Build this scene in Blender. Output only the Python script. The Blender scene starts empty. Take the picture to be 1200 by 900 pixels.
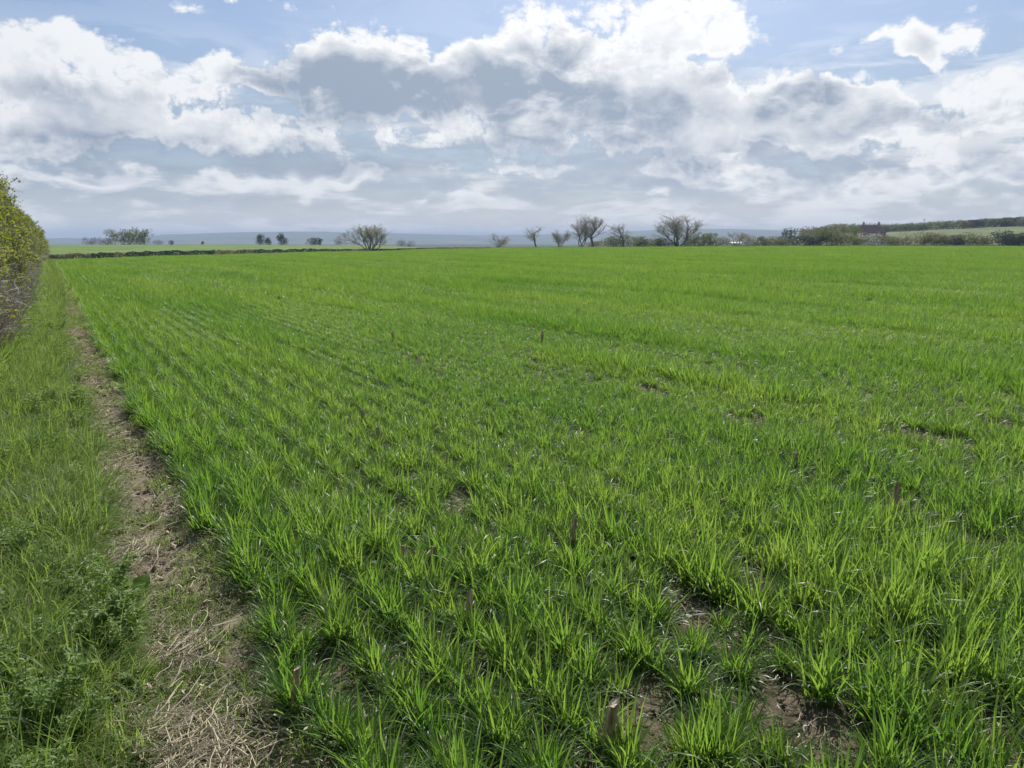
import bpy, bmesh, math, random
import numpy as np
from mathutils import Vector

scene = bpy.context.scene
COL = scene.collection
R = math.radians
RNG = np.random.default_rng(11)

# ------------------------------------------------------------------ camera
EYE = 1.55
PITCH = math.atan((450 - 281) / 900)
cam_data = bpy.data.cameras.new('camera')
cam = bpy.data.objects.new('camera', cam_data)
COL.objects.link(cam)
cam.location = (0, 0, EYE)
cam.rotation_euler = (R(90) - PITCH, 0, 0)
cam_data.sensor_width = 36.0
cam_data.lens = 27.0
cam_data.clip_start = 0.05
cam_data.clip_end = 40000
scene.camera = cam


def pix_dir(u, v):
    """Unit direction for a point of the 1200 x 900 photograph."""
    x, up, f = (u - 600) / 900, (450 - v) / 900, 1.0
    c, s = math.cos(PITCH), math.sin(PITCH)
    d = Vector((x, f * c + up * s, up * c - f * s))
    return d.normalized()


def pix_az(u):
    d = pix_dir(u, 283)
    return math.atan2(d.x, d.y)


# ------------------------------------------------------------------ world
SUN_AZ, SUN_EL = R(9), R(44)
SUN = Vector((math.sin(SUN_AZ) * math.cos(SUN_EL), math.cos(SUN_AZ) * math.cos(SUN_EL), math.sin(SUN_EL)))

world = bpy.data.worlds.new('World')
scene.world = world
world.use_nodes = True
wt = world.node_tree
for n in list(wt.nodes):
    wt.nodes.remove(n)


class NB:
    """Small node-building helper."""
    def __init__(self, tree):
        self.t = tree

    def node(self, typ, **kw):
        n = self.t.nodes.new(typ)
        for k, v in kw.items():
            setattr(n, k, v)
        return n

    def put(self, sock, v):
        if isinstance(v, bpy.types.NodeSocket):
            self.t.links.new(v, sock)
        elif v is not None:
            sock.default_value = v

    def math(self, op, a, b=None, c=None, clamp=False):
        n = self.node('ShaderNodeMath', operation=op, use_clamp=clamp)
        self.put(n.inputs[0], a)
        if b is not None:
            self.put(n.inputs[1], b)
        if c is not None:
            self.put(n.inputs[2], c)
        return n.outputs[0]

    def vmath(self, op, a, b=None, scale=None):
        n = self.node('ShaderNodeVectorMath', operation=op)
        self.put(n.inputs[0], a)
        if b is not None:
            self.put(n.inputs[1], b)
        if scale is not None:
            self.put(n.inputs['Scale'], scale)
        return n.outputs['Value'] if op in ('DOT_PRODUCT', 'LENGTH', 'DISTANCE') else n.outputs[0]

    def smooth(self, v, a, b, lo=0.0, hi=1.0, kind='SMOOTHSTEP'):
        n = self.node('ShaderNodeMapRange', interpolation_type=kind)
        self.put(n.inputs['Value'], v)
        for k, w in (('From Min', a), ('From Max', b), ('To Min', lo), ('To Max', hi)):
            self.put(n.inputs[k], w)
        return n.outputs[0]

    def mix(self, f, a, b, blend='MIX'):
        n = self.node('ShaderNodeMix', data_type='RGBA', blend_type=blend)
        self.put(n.inputs['Factor'], f)
        self.put(n.inputs['A'], a)
        self.put(n.inputs['B'], b)
        return n.outputs['Result']

    def comb(self, x, y, z):
        n = self.node('ShaderNodeCombineXYZ')
        for i, v in enumerate((x, y, z)):
            self.put(n.inputs[i], v)
        return n.outputs[0]

    def sep(self, v):
        n = self.node('ShaderNodeSeparateXYZ')
        self.put(n.inputs[0], v)
        return n.outputs

    def noise(self, vec, scale, detail=2, rough=0.5, dist=0.0, dim='3D', lac=2.0):
        n = self.node('ShaderNodeTexNoise', noise_dimensions=dim)
        self.put(n.inputs['Vector'], vec)
        for k, w in (('Scale', scale), ('Detail', detail), ('Roughness', rough), ('Distortion', dist), ('Lacunarity', lac)):
            self.put(n.inputs[k], w)
        return n.outputs[0]


def rgb(r, g, b):
    return (r, g, b, 1.0)


# heaps of cloud seen over the field: (u, v, half width, half height, weight)
CLOUDS = [
    (45, 90, 140, 66, .60), (160, 88, 70, 40, .45), (275, 80, 55, 32, .70), (392, 58, 78, 52, .90), (505, 90, 85, 48, .75),
    (420, 115, 120, 36, .60), (205, 142, 110, 26, .72), (330, 168, 120, 22, .50), (70, 150, 110, 36, .35),
    (655, 90, 100, 76, .80), (785, 48, 110, 66, .70), (770, 145, 130, 36, .50), (945, 118, 120, 40, .75), (880, 150, 120, 30, .4),
    (1090, 42, 62, 24, 1.25), (990, 58, 36, 12, .75), (1160, 108, 85, 42, .80), (240, 2, 52, 16, .6), (1030, 160, 130, 30, .40), (590, 150, 100, 30, .35),
    (260, 214, 120, 10, .50), (420, 205, 60, 12, .45), (640, 202, 120, 10, .45), (860, 212, 90, 10, .45), (1010, 222, 80, 9, .4), (1120, 196, 90, 14, .5), (90, 208, 80, 10, .4),
    (520, 232, 90, 7, .4), (760, 236, 110, 7, .4), (180, 238, 90, 7, .35), (1140, 236, 90, 8, .4), (930, 100, 60, 26, .35), (1010, 118, 50, 26, .3), (1075, 108, 26, 22, -.35), (870, 110, 20, 24, -.25),
    (850, 26, 80, 34, .38), (620, 36, 60, 30, .30), (100, 40, 80, 26, .25),
    (268, 36, 90, 26, -.60), (530, 18, 62, 26, -.62), (960, 72, 95, 20, -.60), (930, 40, 50, 22, -.40), (1195, 20, 50, 34, -.50), (1060, 82, 80, 14, -.45),
    (60, 4, 90, 14, -.40), (305, 122, 80, 9, -.45), (120, 122, 90, 9, -.25), (560, 130, 30, 40, -.25),
]
# thick, shaded bellies of those heaps
BELLIES = [
    (395, 108, 95, 30, 1.9), (470, 130, 60, 12, .5), (640, 102, 70, 34, 2.0), (715, 158, 55, 16, 1.5), (340, 190, 170, 14, 2.3), (120, 182, 120, 17, 1.9),
    (560, 178, 110, 15, 1.9), (850, 190, 170, 15, 1.9), (940, 112, 34, 18, .9), (1135, 135, 90, 12, .7), (1060, 205, 160, 12, 1.3), (230, 236, 240, 9, 1.0),
    (70, 112, 90, 14, .5), (690, 222, 170, 10, 1.1), (200, 97, 40, 12, .35), (845, 92, 30, 14, .5), (1020, 146, 60, 12, .5), (780, 122, 50, 10, .4), (480, 222, 90, 10, .5), (950, 232, 200, 8, .5),
]


def add_blobs(b, pw, blobs):
    """Sum of soft ellipses in (azimuth, elevation)."""
    total = 0.0
    for (u, v, ru, rv, w) in blobs:
        d = pix_dir(u, v)
        a0, e0 = math.atan2(d.x, d.y), math.asin(d.z)
        ka, ke = 900 / (ru * math.cos(a0) ** 2), 900 / rv
        n = b.node('ShaderNodeVectorMath', operation='MULTIPLY_ADD')
        b.put(n.inputs[0], pw)
        n.inputs[1].default_value = (ka, ke, 0)
        n.inputs[2].default_value = (-a0 * ka, -e0 * ke, 0)
        q = n.outputs[0]
        total = b.math('MULTIPLY_ADD', b.math('POWER', math.exp(-1), b.vmath('DOT_PRODUCT', q, q)), w, total)
    return total


def cloud_group(name, fine):
    """Density of cloud in a direction; the coarse one is for the way from cloud to sun."""
    cg = bpy.data.node_groups.new(name, 'ShaderNodeTree')
    cg.interface.new_socket('Direction', in_out='INPUT', socket_type='NodeSocketVector')
    cg.interface.new_socket('Density', in_out='OUTPUT', socket_type='NodeSocketFloat')
    cg.interface.new_socket('Belly', in_out='OUTPUT', socket_type='NodeSocketFloat')
    cg.interface.new_socket('Puff', in_out='OUTPUT', socket_type='NodeSocketFloat')
    b = NB(cg)
    gi, go = b.node('NodeGroupInput'), b.node('NodeGroupOutput')
    d0 = b.vmath('NORMALIZE', gi.outputs[0])
    sx, sy, sz = b.sep(d0)
    az = b.math('ARCTAN2', sx, sy)
    el = b.math('ARCSINE', sz)
    p2 = b.comb(az, el, 0.0)
    wn = b.node('ShaderNodeTexNoise', noise_dimensions='2D')
    b.put(wn.inputs['Vector'], p2)
    b.put(wn.inputs['Scale'], 16.0)
    b.put(wn.inputs['Detail'], 2.0)
    warp = b.vmath('MULTIPLY', b.vmath('SUBTRACT', wn.outputs['Color'], (.5, .5, .5)), (.09, .055, 0))
    pw = b.vmath('ADD', p2, warp)
    den = add_blobs(b, pw, CLOUDS if fine else [c for c in CLOUDS if abs(c[4]) >= .5])
    low = b.smooth(el, .03, .14)
    elk = b.math('MULTIPLY', el, b.smooth(el, .0, .2, 4.5, 1.6))
    pn = b.comb(az, elk, 0.0)
    n1 = b.noise(pn, 6.5, 6 if fine else 3, .56, .2, dim='2D')
    den = b.math('ADD', den, b.math('MULTIPLY', b.math('SUBTRACT', n1, .5), 1.25))
    vo = b.node('ShaderNodeTexVoronoi', feature='F1', voronoi_dimensions='2D')
    b.put(vo.inputs['Vector'], b.vmath('ADD', b.comb(az, b.math('MULTIPLY', el, 1.3), 0.0), b.vmath('SCALE', warp, scale=.35)))
    for k_, w_ in (('Scale', 22.0), ('Detail', 3.0 if fine else 1.0), ('Roughness', .6), ('Lacunarity', 2.3)):
        vo.inputs[k_].default_value = w_
    puff = b.math('SUBTRACT', .42, vo.outputs['Distance'])
    den = b.math('ADD', den, b.math('MULTIPLY', puff, b.math('MULTIPLY', low, .5)))
    if fine:
        n2 = b.noise(b.vmath('ADD', pn, (3.1, 7.7, 0)), 26.0, 5, .6, .3, dim='2D')
        den = b.math('ADD', den, b.math('MULTIPLY', b.math('SUBTRACT', n2, .5), .38))
    # beyond the heaps the same cover goes on all round
    around = b.smooth(b.math('ABSOLUTE', az), R(36), R(60), 0.0, .28)
    above = b.smooth(el, R(17), R(30), 0.0, .25)
    den = b.math('ADD', den, b.math('MAXIMUM', around, above))
    den = b.math('SUBTRACT', den, .22)
    b.put(go.inputs[0], den)
    b.put(go.inputs[2], b.math('MULTIPLY', puff, low))
    if fine:
        b.put(go.inputs[1], add_blobs(b, b.vmath('ADD', p2, b.vmath('SCALE', warp, scale=1.0)), BELLIES))
    return cg


CG_FINE, CG_COARSE = cloud_group('cloud_density', True), cloud_group('cloud_towards_sun', False)
b = NB(wt)
tc = b.node('ShaderNodeTexCoord')
D0 = tc.outputs['Generated']
_, _, dz = b.sep(D0)


def dens(vec, g):
    n = b.node('ShaderNodeGroup', node_tree=g)
    b.put(n.inputs[0], vec)
    return n.outputs


dA, belly, puffA = dens(D0, CG_FINE)
tau = None
for step, wgt in ((.024, 1.5),):
    ds = dens(b.vmath('ADD', D0, tuple(SUN * step)), CG_COARSE)[0]
    ds = b.math('MULTIPLY', b.math('MAXIMUM', ds, 0.0), wgt)
    tau = ds if tau is None else b.math('ADD', tau, ds)
lump = b.smooth(b.noise(b.vmath('MULTIPLY', D0, (1, 1, 2.2)), 13.0, 4, .6, .5), .30, .68, .15, 1.5)
tau = b.math('ADD', b.math('MULTIPLY', tau, .24), b.math('MULTIPLY', b.math('MULTIPLY', belly, lump), 1.3))
sunang = b.vmath('DOT_PRODUCT', D0, tuple(SUN))
glow = b.smooth(sunang, .55, 1.0)
alpha = b.smooth(dA, -.10, .26)
thin = b.math('EXPONENT', b.math('MULTIPLY', tau, -1.25))
grain = b.noise(b.vmath('MULTIPLY', D0, (1, 1, 1.8)), 34.0, 5, .6)
lit = b.math('ADD', thin, b.math('MULTIPLY', b.math('SUBTRACT', grain, .5), .55))
lit = b.math('ADD', lit, b.math('MULTIPLY', b.math('ADD', puffA, .12), .34))
rim = b.math('MULTIPLY', b.smooth(dA, .0, .16), b.smooth(dA, .20, .50, 1.0, 0.0))
lit = b.math('ADD', lit, b.math('MULTIPLY', rim, .30))
lit = b.math('SUBTRACT', lit, b.smooth(dA, .35, 1.0, 0.0, .22))
dark = b.mix(glow, rgb(.24, .30, .40), rgb(.35, .41, .50))
bright = b.mix(glow, rgb(.72, .74, .765), rgb(.92, .92, .92))
ccol = b.mix(b.smooth(lit, -.04, .82, kind='LINEAR'), dark, bright)

sky = b.node('ShaderNodeTexSky', sky_type='NISHITA')
sky.sun_disc = False
sky.sun_elevation = SUN_EL
sky.sun_rotation = SUN_AZ
sky.air_density = 1.0
sky.dust_density = 1.2
skyc = b.mix(1.0, b.vmath('SCALE', sky.outputs[0], scale=.085), rgb(.74, .82, .95), 'MULTIPLY')
# thin layer cloud lower down, then pale air towards the horizon
veil = b.noise(b.vmath('MULTIPLY', D0, (1, 1, 5.0)), 7.5, 6, .6, .35)
veilf = b.math('MULTIPLY', b.smooth(veil, .30, .62, .45, 1.0), b.smooth(dz, .11, .25, 1.0, .08))
veilc = b.mix(b.smooth(veil, .43, .57), rgb(.33, .40, .49), rgb(.78, .79, .80))
veilc = b.mix(b.math('MULTIPLY', b.math('SUBTRACT', 1.0, thin), .9), veilc, dark)
skyc = b.mix(veilf, skyc, veilc)
col = b.mix(alpha, skyc, ccol)
col = b.mix(b.smooth(dz, .0, .07, .55, 0.0), col, rgb(.80, .79, .77))
bg = b.node('ShaderNodeBackground')
b.put(bg.inputs[0], col)
bg.inputs[1].default_value = 1.0
out = b.node('ShaderNodeOutputWorld')
wt.links.new(bg.outputs[0], out.inputs[0])
world.cycles.sampling_method = 'NONE'

# ------------------------------------------------------------------ sun and exposure
sun_data = bpy.data.lights.new('sun', 'SUN')
sun_data.energy = 4.8
sun_data.angle = R(0.6)
sun_data.color = (1.0, .95, .87)
sun = bpy.data.objects.new('sun', sun_data)
COL.objects.link(sun)
sun.rotation_euler = (-SUN).to_track_quat('-Z', 'Y').to_euler()

vs = scene.view_settings
vs.view_transform = 'Standard'
vs.look = 'None'
vs.exposure = 0.25
vs.gamma = 1.0
vs.use_curve_mapping = False
scene.cycles.use_denoising = True
scene.cycles.max_bounces = 5
scene.cycles.diffuse_bounces = 2
scene.cycles.glossy_bounces = 2
scene.cycles.transmission_bounces = 2
scene.cycles.transparent_max_bounces = 8
scene.cycles.volume_bounces = 0

# ------------------------------------------------------------------ lie of the land
ROW_AZ = math.atan2(pix_dir(55, 285).x, pix_dir(55, 285).y)      # the drilled rows, the path and the hedge all run this way
RD = np.array([math.sin(ROW_AZ), math.cos(ROW_AZ)])               # along the rows
TD = np.array([math.cos(ROW_AZ), -math.sin(ROW_AZ)])              # across them, to the right


def st_to_xy(s, t):
    return s * RD[0] + t * TD[0], s * RD[1] + t * TD[1]


def xy_to_st(x, y):
    return x * RD[0] + y * RD[1], x * TD[0] + y * TD[1]


EDGE_T = .66            # first row of wheat
PATH_T0, PATH_T1 = .12, .66
H_SLOPE = .0044

# distance to the far edge of the wheat, by column of view, and land beyond: (column, [(distance, height)])
def zy(d, v):
    return EYE - (v - 281) / 900 * d


LAND = [
    (-900, 160, [(160, -1.6), (400, -2), (700, -4), (1500, -10), (7000, -30)]),
    (70, 160, [(160, zy(160, 301)), (380, zy(380, 286)), (450, zy(450, 286.5)), (700, -4), (1500, -10), (7000, -30)]),
    (250, 175, [(175, zy(175, 298)), (380, zy(380, 286)), (450, zy(450, 286.5)), (700, -4), (1500, -10), (7000, -30)]),
    (430, 205, [(205, zy(205, 294.5)), (400, zy(400, 287)), (470, zy(470, 287.6)), (700, -5), (1500, -10), (7000, -30)]),
    (540, 235, [(235, zy(235, 291.8)), (350, zy(350, 290.3)), (430, zy(430, 292)), (700, -6), (1500, -10), (7000, -30)]),
    (690, 270, [(270, zy(270, 289.8)), (400, zy(400, 290.5)), (500, -3.5), (700, -6), (1500, -10), (7000, -30)]),
    (860, 282, [(282, zy(282, 288.7)), (400, zy(400, 288)), (500, -2), (700, -3), (1500, -10), (7000, -30)]),
    (1000, 290, [(290, zy(290, 288)), (380, zy(380, 283.5)), (520, zy(520, 276)), (620, zy(620, 273)), (900, 2), (1500, -5), (7000, -30)]),
    (1200, 300, [(300, zy(300, 287.5)), (380, zy(380, 283)), (520, zy(520, 272.5)), (620, zy(620, 267)), (900, 4), (1500, -5), (7000, -30)]),
    (1900, 300, [(300, zy(300, 287.5)), (380, zy(380, 283)), (520, zy(520, 272.5)), (620, zy(620, 267)), (900, 4), (1500, -5), (7000, -30)]),
]
LD = np.array([0, 60, 100, 130, 160, 180, 205, 235, 260, 280, 300, 340, 380, 420, 460, 520, 570, 620, 700, 800, 900, 1200, 1500, 2500, 4000, 7000, 20000], float)
LA = np.array([pix_az(c) for c, _, _ in LAND])
LB = np.array([d for _, d, _ in LAND], float)
LZ = np.zeros((len(LA), len(LD)))
for i, (c, db, prof) in enumerate(LAND):
    near = -H_SLOPE * 60 * math.cos(LA[i] - ROW_AZ)
    xs = [0, 60] + [p[0] for p in prof] + [20000]
    ys = [0, near] + [p[1] for p in prof] + [-40]
    LZ[i] = np.interp(LD, xs, ys)


def edge_dist(a):
    return np.interp(a, LA, LB)


def land(x, y):
    """Height of the ground."""
    x, y = np.asarray(x, float), np.asarray(y, float)
    d = np.hypot(x, y)
    a = np.clip(np.arctan2(x, y), LA[0], LA[-1])
    fi = np.interp(a, LA, np.arange(len(LA)))
    i0 = np.clip(fi.astype(int), 0, len(LA) - 2)
    fa = fi - i0
    fa = fa * fa * (3 - 2 * fa)
    fd = np.interp(d, LD, np.arange(len(LD)))
    j0 = np.clip(fd.astype(int), 0, len(LD) - 2)
    fj = fd - j0
    far = ((LZ[i0, j0] * (1 - fj) + LZ[i0, j0 + 1] * fj) * (1 - fa) + (LZ[i0 + 1, j0] * (1 - fj) + LZ[i0 + 1, j0 + 1] * fj) * fa)
    s, t = xy_to_st(x, y)
    near = -H_SLOPE * s
    w = np.clip((d - 40) / 40, 0, 1)
    w = w * w * (3 - 2 * w)
    z = near * (1 - w) + far * w
    # the verge swells a little, the path is trodden in
    v = np.exp(-((t + .45) / .33) ** 2) * .06 - np.exp(-((t - .38) / .2) ** 2) * .03
    return z + v * np.clip(1 - d / 60, 0, 1)


def land1(x, y):
    return float(land(x, y))


def ground_at(u, v):
    """Point of the ground seen at (u, v) of the photograph."""
    d = pix_dir(u, v)
    lo, hi = .5, 2500.0
    for _ in range(50):
        m = (lo + hi) / 2
        if EYE + d.z * m > land1(d.x * m, d.y * m):
            lo = m
        else:
            hi = m
    return d.x * lo, d.y * lo


def polar(u, dist):
    a = pix_az(u)
    x, y = math.sin(a) * dist, math.cos(a) * dist
    return x, y


# smooth value noise for laying things out
def vnoise(x, y, seed=0):
    x, y = np.asarray(x, float), np.asarray(y, float)
    xi, yi = np.floor(x).astype(np.int64), np.floor(y).astype(np.int64)
    fx, fy = x - xi, y - yi
    fx, fy = fx * fx * (3 - 2 * fx), fy * fy * (3 - 2 * fy)

    def h(i, j):
        n = (i * 374761393 + j * 668265263 + seed * 982451653) & 0x7fffffff
        n = ((n ^ (n >> 13)) * 1274126177) & 0x7fffffff
        return ((n ^ (n >> 16)) & 0xffff) / 65535.0
    return (h(xi, yi) * (1 - fx) + h(xi + 1, yi) * fx) * (1 - fy) + (h(xi, yi + 1) * (1 - fx) + h(xi + 1, yi + 1) * fx) * fy


def fbm(x, y, seed=0, oct=4):
    v, a, n = 0, .5, 0
    for o in range(oct):
        v = v + a * vnoise(np.asarray(x) * 2 ** o, np.asarray(y) * 2 ** o, seed + o)
        n += a
        a *= .5
    return v / n


# ------------------------------------------------------------------ materials
def new_mat(name):
    m = bpy.data.materials.new(name)
    m.use_nodes = True
    nt = m.node_tree
    for n in list(nt.nodes):
        nt.nodes.remove(n)
    bb = NB(nt)
    o = bb.node('ShaderNodeOutputMaterial')
    return m, bb, o


def attr(bb, name, typ='GEOMETRY'):
    n = bb.node('ShaderNodeAttribute', attribute_name=name, attribute_type=typ)
    return n


def leaf_mat(name, c_a, c_b, t_a, t_b, trans=.45, rough=.45, spec=.35, drift=(0, 0), dry=None, dry_at=.93, rows=False):
    """Leaf: reflecting front plus light let through from behind. 'tint' runs 0..1 from leaf to leaf."""
    m, bb, o = new_mat(name)
    tint = attr(bb, 'tint').outputs['Fac']
    oi = bb.node('ShaderNodeObjectInfo')
    f = bb.math('ADD', bb.math('MULTIPLY', tint, .65), bb.math('MULTIPLY', oi.outputs['Random'], .35))
    if drift[0]:
        geo = bb.node('ShaderNodeNewGeometry')
        v_ = geo.outputs['Position']
        if rows:
            v_ = bb.comb(bb.math('MULTIPLY', bb.vmath('DOT_PRODUCT', v_, (RD[0], RD[1], 0)), .13), bb.vmath('DOT_PRODUCT', v_, (TD[0], TD[1], 0)), 0.0)
        nz = bb.noise(v_, drift[0], 4, .6)
        f = bb.math('ADD', f, bb.math('MULTIPLY', bb.math('SUBTRACT', nz, .5), drift[1]), clamp=True)
    c = bb.mix(f, rgb(*c_a), rgb(*c_b))
    tc_ = bb.mix(f, rgb(*t_a), rgb(*t_b))
    if dry:
        k = bb.smooth(tint, dry_at, dry_at + .02)
        c = bb.mix(k, c, rgb(*dry))
        tc_ = bb.mix(k, tc_, rgb(*[q * .6 for q in dry]))
    p = bb.node('ShaderNodeBsdfPrincipled')
    bb.put(p.inputs['Base Color'], c)
    p.inputs['Roughness'].default_value = rough
    p.inputs['Specular IOR Level'].default_value = spec
    t = bb.node('ShaderNodeBsdfTranslucent')
    bb.put(t.inputs[0], tc_)
    ms = bb.node('ShaderNodeMixShader')
    ms.inputs[0].default_value = trans
    m.node_tree.links.new(p.outputs[0], ms.inputs[1])
    m.node_tree.links.new(t.outputs[0], ms.inputs[2])
    m.node_tree.links.new(ms.outputs[0], o.inputs[0])
    return m


def plain_mat(name, c_a, c_b, scale=8.0, rough=.9, detail=5, bump=0.0, spec=.2, stretch=(1, 1, 1), coord='Object'):
    m, bb, o = new_mat(name)
    t = bb.node('ShaderNodeTexCoord')
    v = bb.vmath('MULTIPLY', t.outputs[coord], stretch)
    n = bb.noise(v, scale, detail, .6)
    c = bb.mix(bb.smooth(n, .3, .7), rgb(*c_a), rgb(*c_b))
    p = bb.node('ShaderNodeBsdfPrincipled')
    bb.put(p.inputs['Base Color'], c)
    p.inputs['Roughness'].default_value = rough
    p.inputs['Specular IOR Level'].default_value = spec
    if bump:
        bn = bb.node('ShaderNodeBump')
        bn.inputs['Strength'].default_value = bump
        bn.inputs['Distance'].default_value = .02
        bb.put(bn.inputs['Height'], n)
        m.node_tree.links.new(bn.outputs[0], p.inputs['Normal'])
    m.node_tree.links.new(p.outputs[0], o.inputs[0])
    return m


# ------------------------------------------------------------------ mesh helpers
def mesh_obj(name, verts, faces, mat, parent=None, tint=None, smooth=False, link=True, mats=None):
    me = bpy.data.meshes.new(name)
    me.from_pydata([tuple(v) for v in verts] if not isinstance(verts, np.ndarray) else verts.tolist(), [],
                   faces if not isinstance(faces, np.ndarray) else faces.tolist())
    if tint is not None:
        at = me.attributes.new('tint', 'FLOAT', 'POINT')
        at.data.foreach_set('value', np.asarray(tint, np.float32))
    me.materials.append(mat)
    if smooth:
        me.polygons.foreach_set('use_smooth', [True] * len(me.polygons))
    me.update()
    o = bpy.data.objects.new(name, me)
    if link:
        COL.objects.link(o)
    if parent is not None:
        o.parent = parent
    return o


def tag(o, label=None, cat=None, group=None, kind=None):
    for k, v in (('label', label), ('category', cat), ('group', group), ('kind', kind)):
        if v:
            o[k] = v
    return o


def empty(name, loc, rz=0.0):
    e = bpy.data.objects.new(name, None)
    COL.objects.link(e)
    e.location = loc
    e.rotation_euler = (0, 0, rz)
    e.empty_display_size = .2
    return e


class Geo:
    """Collects quads and triangles of one mesh, with a tint for each vertex."""
    def __init__(self):
        self.v, self.f, self.t, self.n = [], [], [], 0

    def add(self, v, f, t=0.5):
        v = np.asarray(v, float).reshape(-1, 3)
        self.v.append(v)
        self.f.extend([tuple(int(i) + self.n for i in q) for q in f])
        self.t.append(np.full(len(v), t) if np.isscalar(t) else np.asarray(t, float))
        self.n += len(v)

    def box(self, x0, x1, y0, y1, z0, z1, t=.5):
        v = [(x, y, z) for z in (z0, z1) for y in (y0, y1) for x in (x0, x1)]
        self.add(v, [(0, 2, 3, 1), (4, 5, 7, 6), (0, 1, 5, 4), (2, 6, 7, 3), (0, 4, 6, 2), (1, 3, 7, 5)], t)

    def tube(self, pts, radii, sides=5, t=.5, cap=True):
        pts = np.asarray(pts, float)
        k = len(pts)
        tg = np.gradient(pts, axis=0)
        tg /= np.linalg.norm(tg, axis=1)[:, None] + 1e-9
        ref = np.array([0, 0, 1.0]) if abs(tg[0][2]) < .9 else np.array([1.0, 0, 0])
        vs = []
        for i in range(k):
            a = np.cross(tg[i], ref)
            a /= np.linalg.norm(a) + 1e-9
            c = np.cross(tg[i], a)
            for j in range(sides):
                q = 2 * math.pi * j / sides
                vs.append(pts[i] + radii[i] * (math.cos(q) * a + math.sin(q) * c))
        fs = []
        for i in range(k - 1):
            for j in range(sides):
                j2 = (j + 1) % sides
                fs.append((i * sides + j, i * sides + j2, (i + 1) * sides + j2, (i + 1) * sides + j))
        if cap:
            fs.append(tuple(range((k - 1) * sides, k * sides)))
        self.add(vs, fs, t)

    def build(self, name, mat, parent=None, smooth=False, link=True):
        return mesh_obj(name, np.concatenate(self.v), self.f, mat, parent, np.concatenate(self.t), smooth, link)


def blades(base, length, width, lean, azim, bend, twist, segs=4, tint=None, rng=RNG):
    """Grass blades as tapered curved strips. All arguments are arrays of one value per blade."""
    n = len(length)
    u = np.linspace(0, 1, segs + 1)
    ang = lean[:, None] + bend[:, None] * u[None, :] ** 1.6
    step = length[:, None] / segs
    hor = np.concatenate([np.zeros((n, 1)), np.cumsum(np.sin(ang[:, 1:]) * step, 1)], 1)
    ver = np.concatenate([np.zeros((n, 1)), np.cumsum(np.cos(ang[:, 1:]) * step, 1)], 1)
    ca, sa = np.cos(azim), np.sin(azim)
    cx = base[:, 0:1] + hor * ca[:, None]
    cy = base[:, 1:2] + hor * sa[:, None]
    cz = base[:, 2:3] + ver
    prof = np.where(u < .25, .75 + u, np.clip((1 - u) / .75, 0, 1) ** .75)
    w = width[:, None] * prof[None, :] * .5
    tw = azim[:, None] + math.pi / 2 + twist[:, None] * u[None, :]
    wx, wy = np.cos(tw) * w, np.sin(tw) * w
    # blades are a little folded: the two sides stand off by a small height
    L = np.stack([cx - wx, cy - wy, cz], -1)
    Rr = np.stack([cx + wx, cy + wy, cz + w * .35], -1)
    per = 2 * segs + 1
    V = np.zeros((n, per, 3))
    for i in range(segs):
        V[:, 2 * i] = L[:, i]
        V[:, 2 * i + 1] = Rr[:, i]
    V[:, 2 * segs] = np.stack([cx[:, -1], cy[:, -1], cz[:, -1]], -1)
    fs = []
    for i in range(segs - 1):
        fs.append((2 * i, 2 * i + 1, 2 * i + 3, 2 * i + 2))
    tri = (2 * segs - 2, 2 * segs - 1, 2 * segs)
    faces = []
    for k in range(n):
        o = k * per
        faces.extend([tuple(o + q for q in f) for f in fs])
        faces.append(tuple(o + q for q in tri))
    t = (rng.random(n) if tint is None else tint)
    return V.reshape(-1, 3), faces, np.repeat(t, per)


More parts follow.
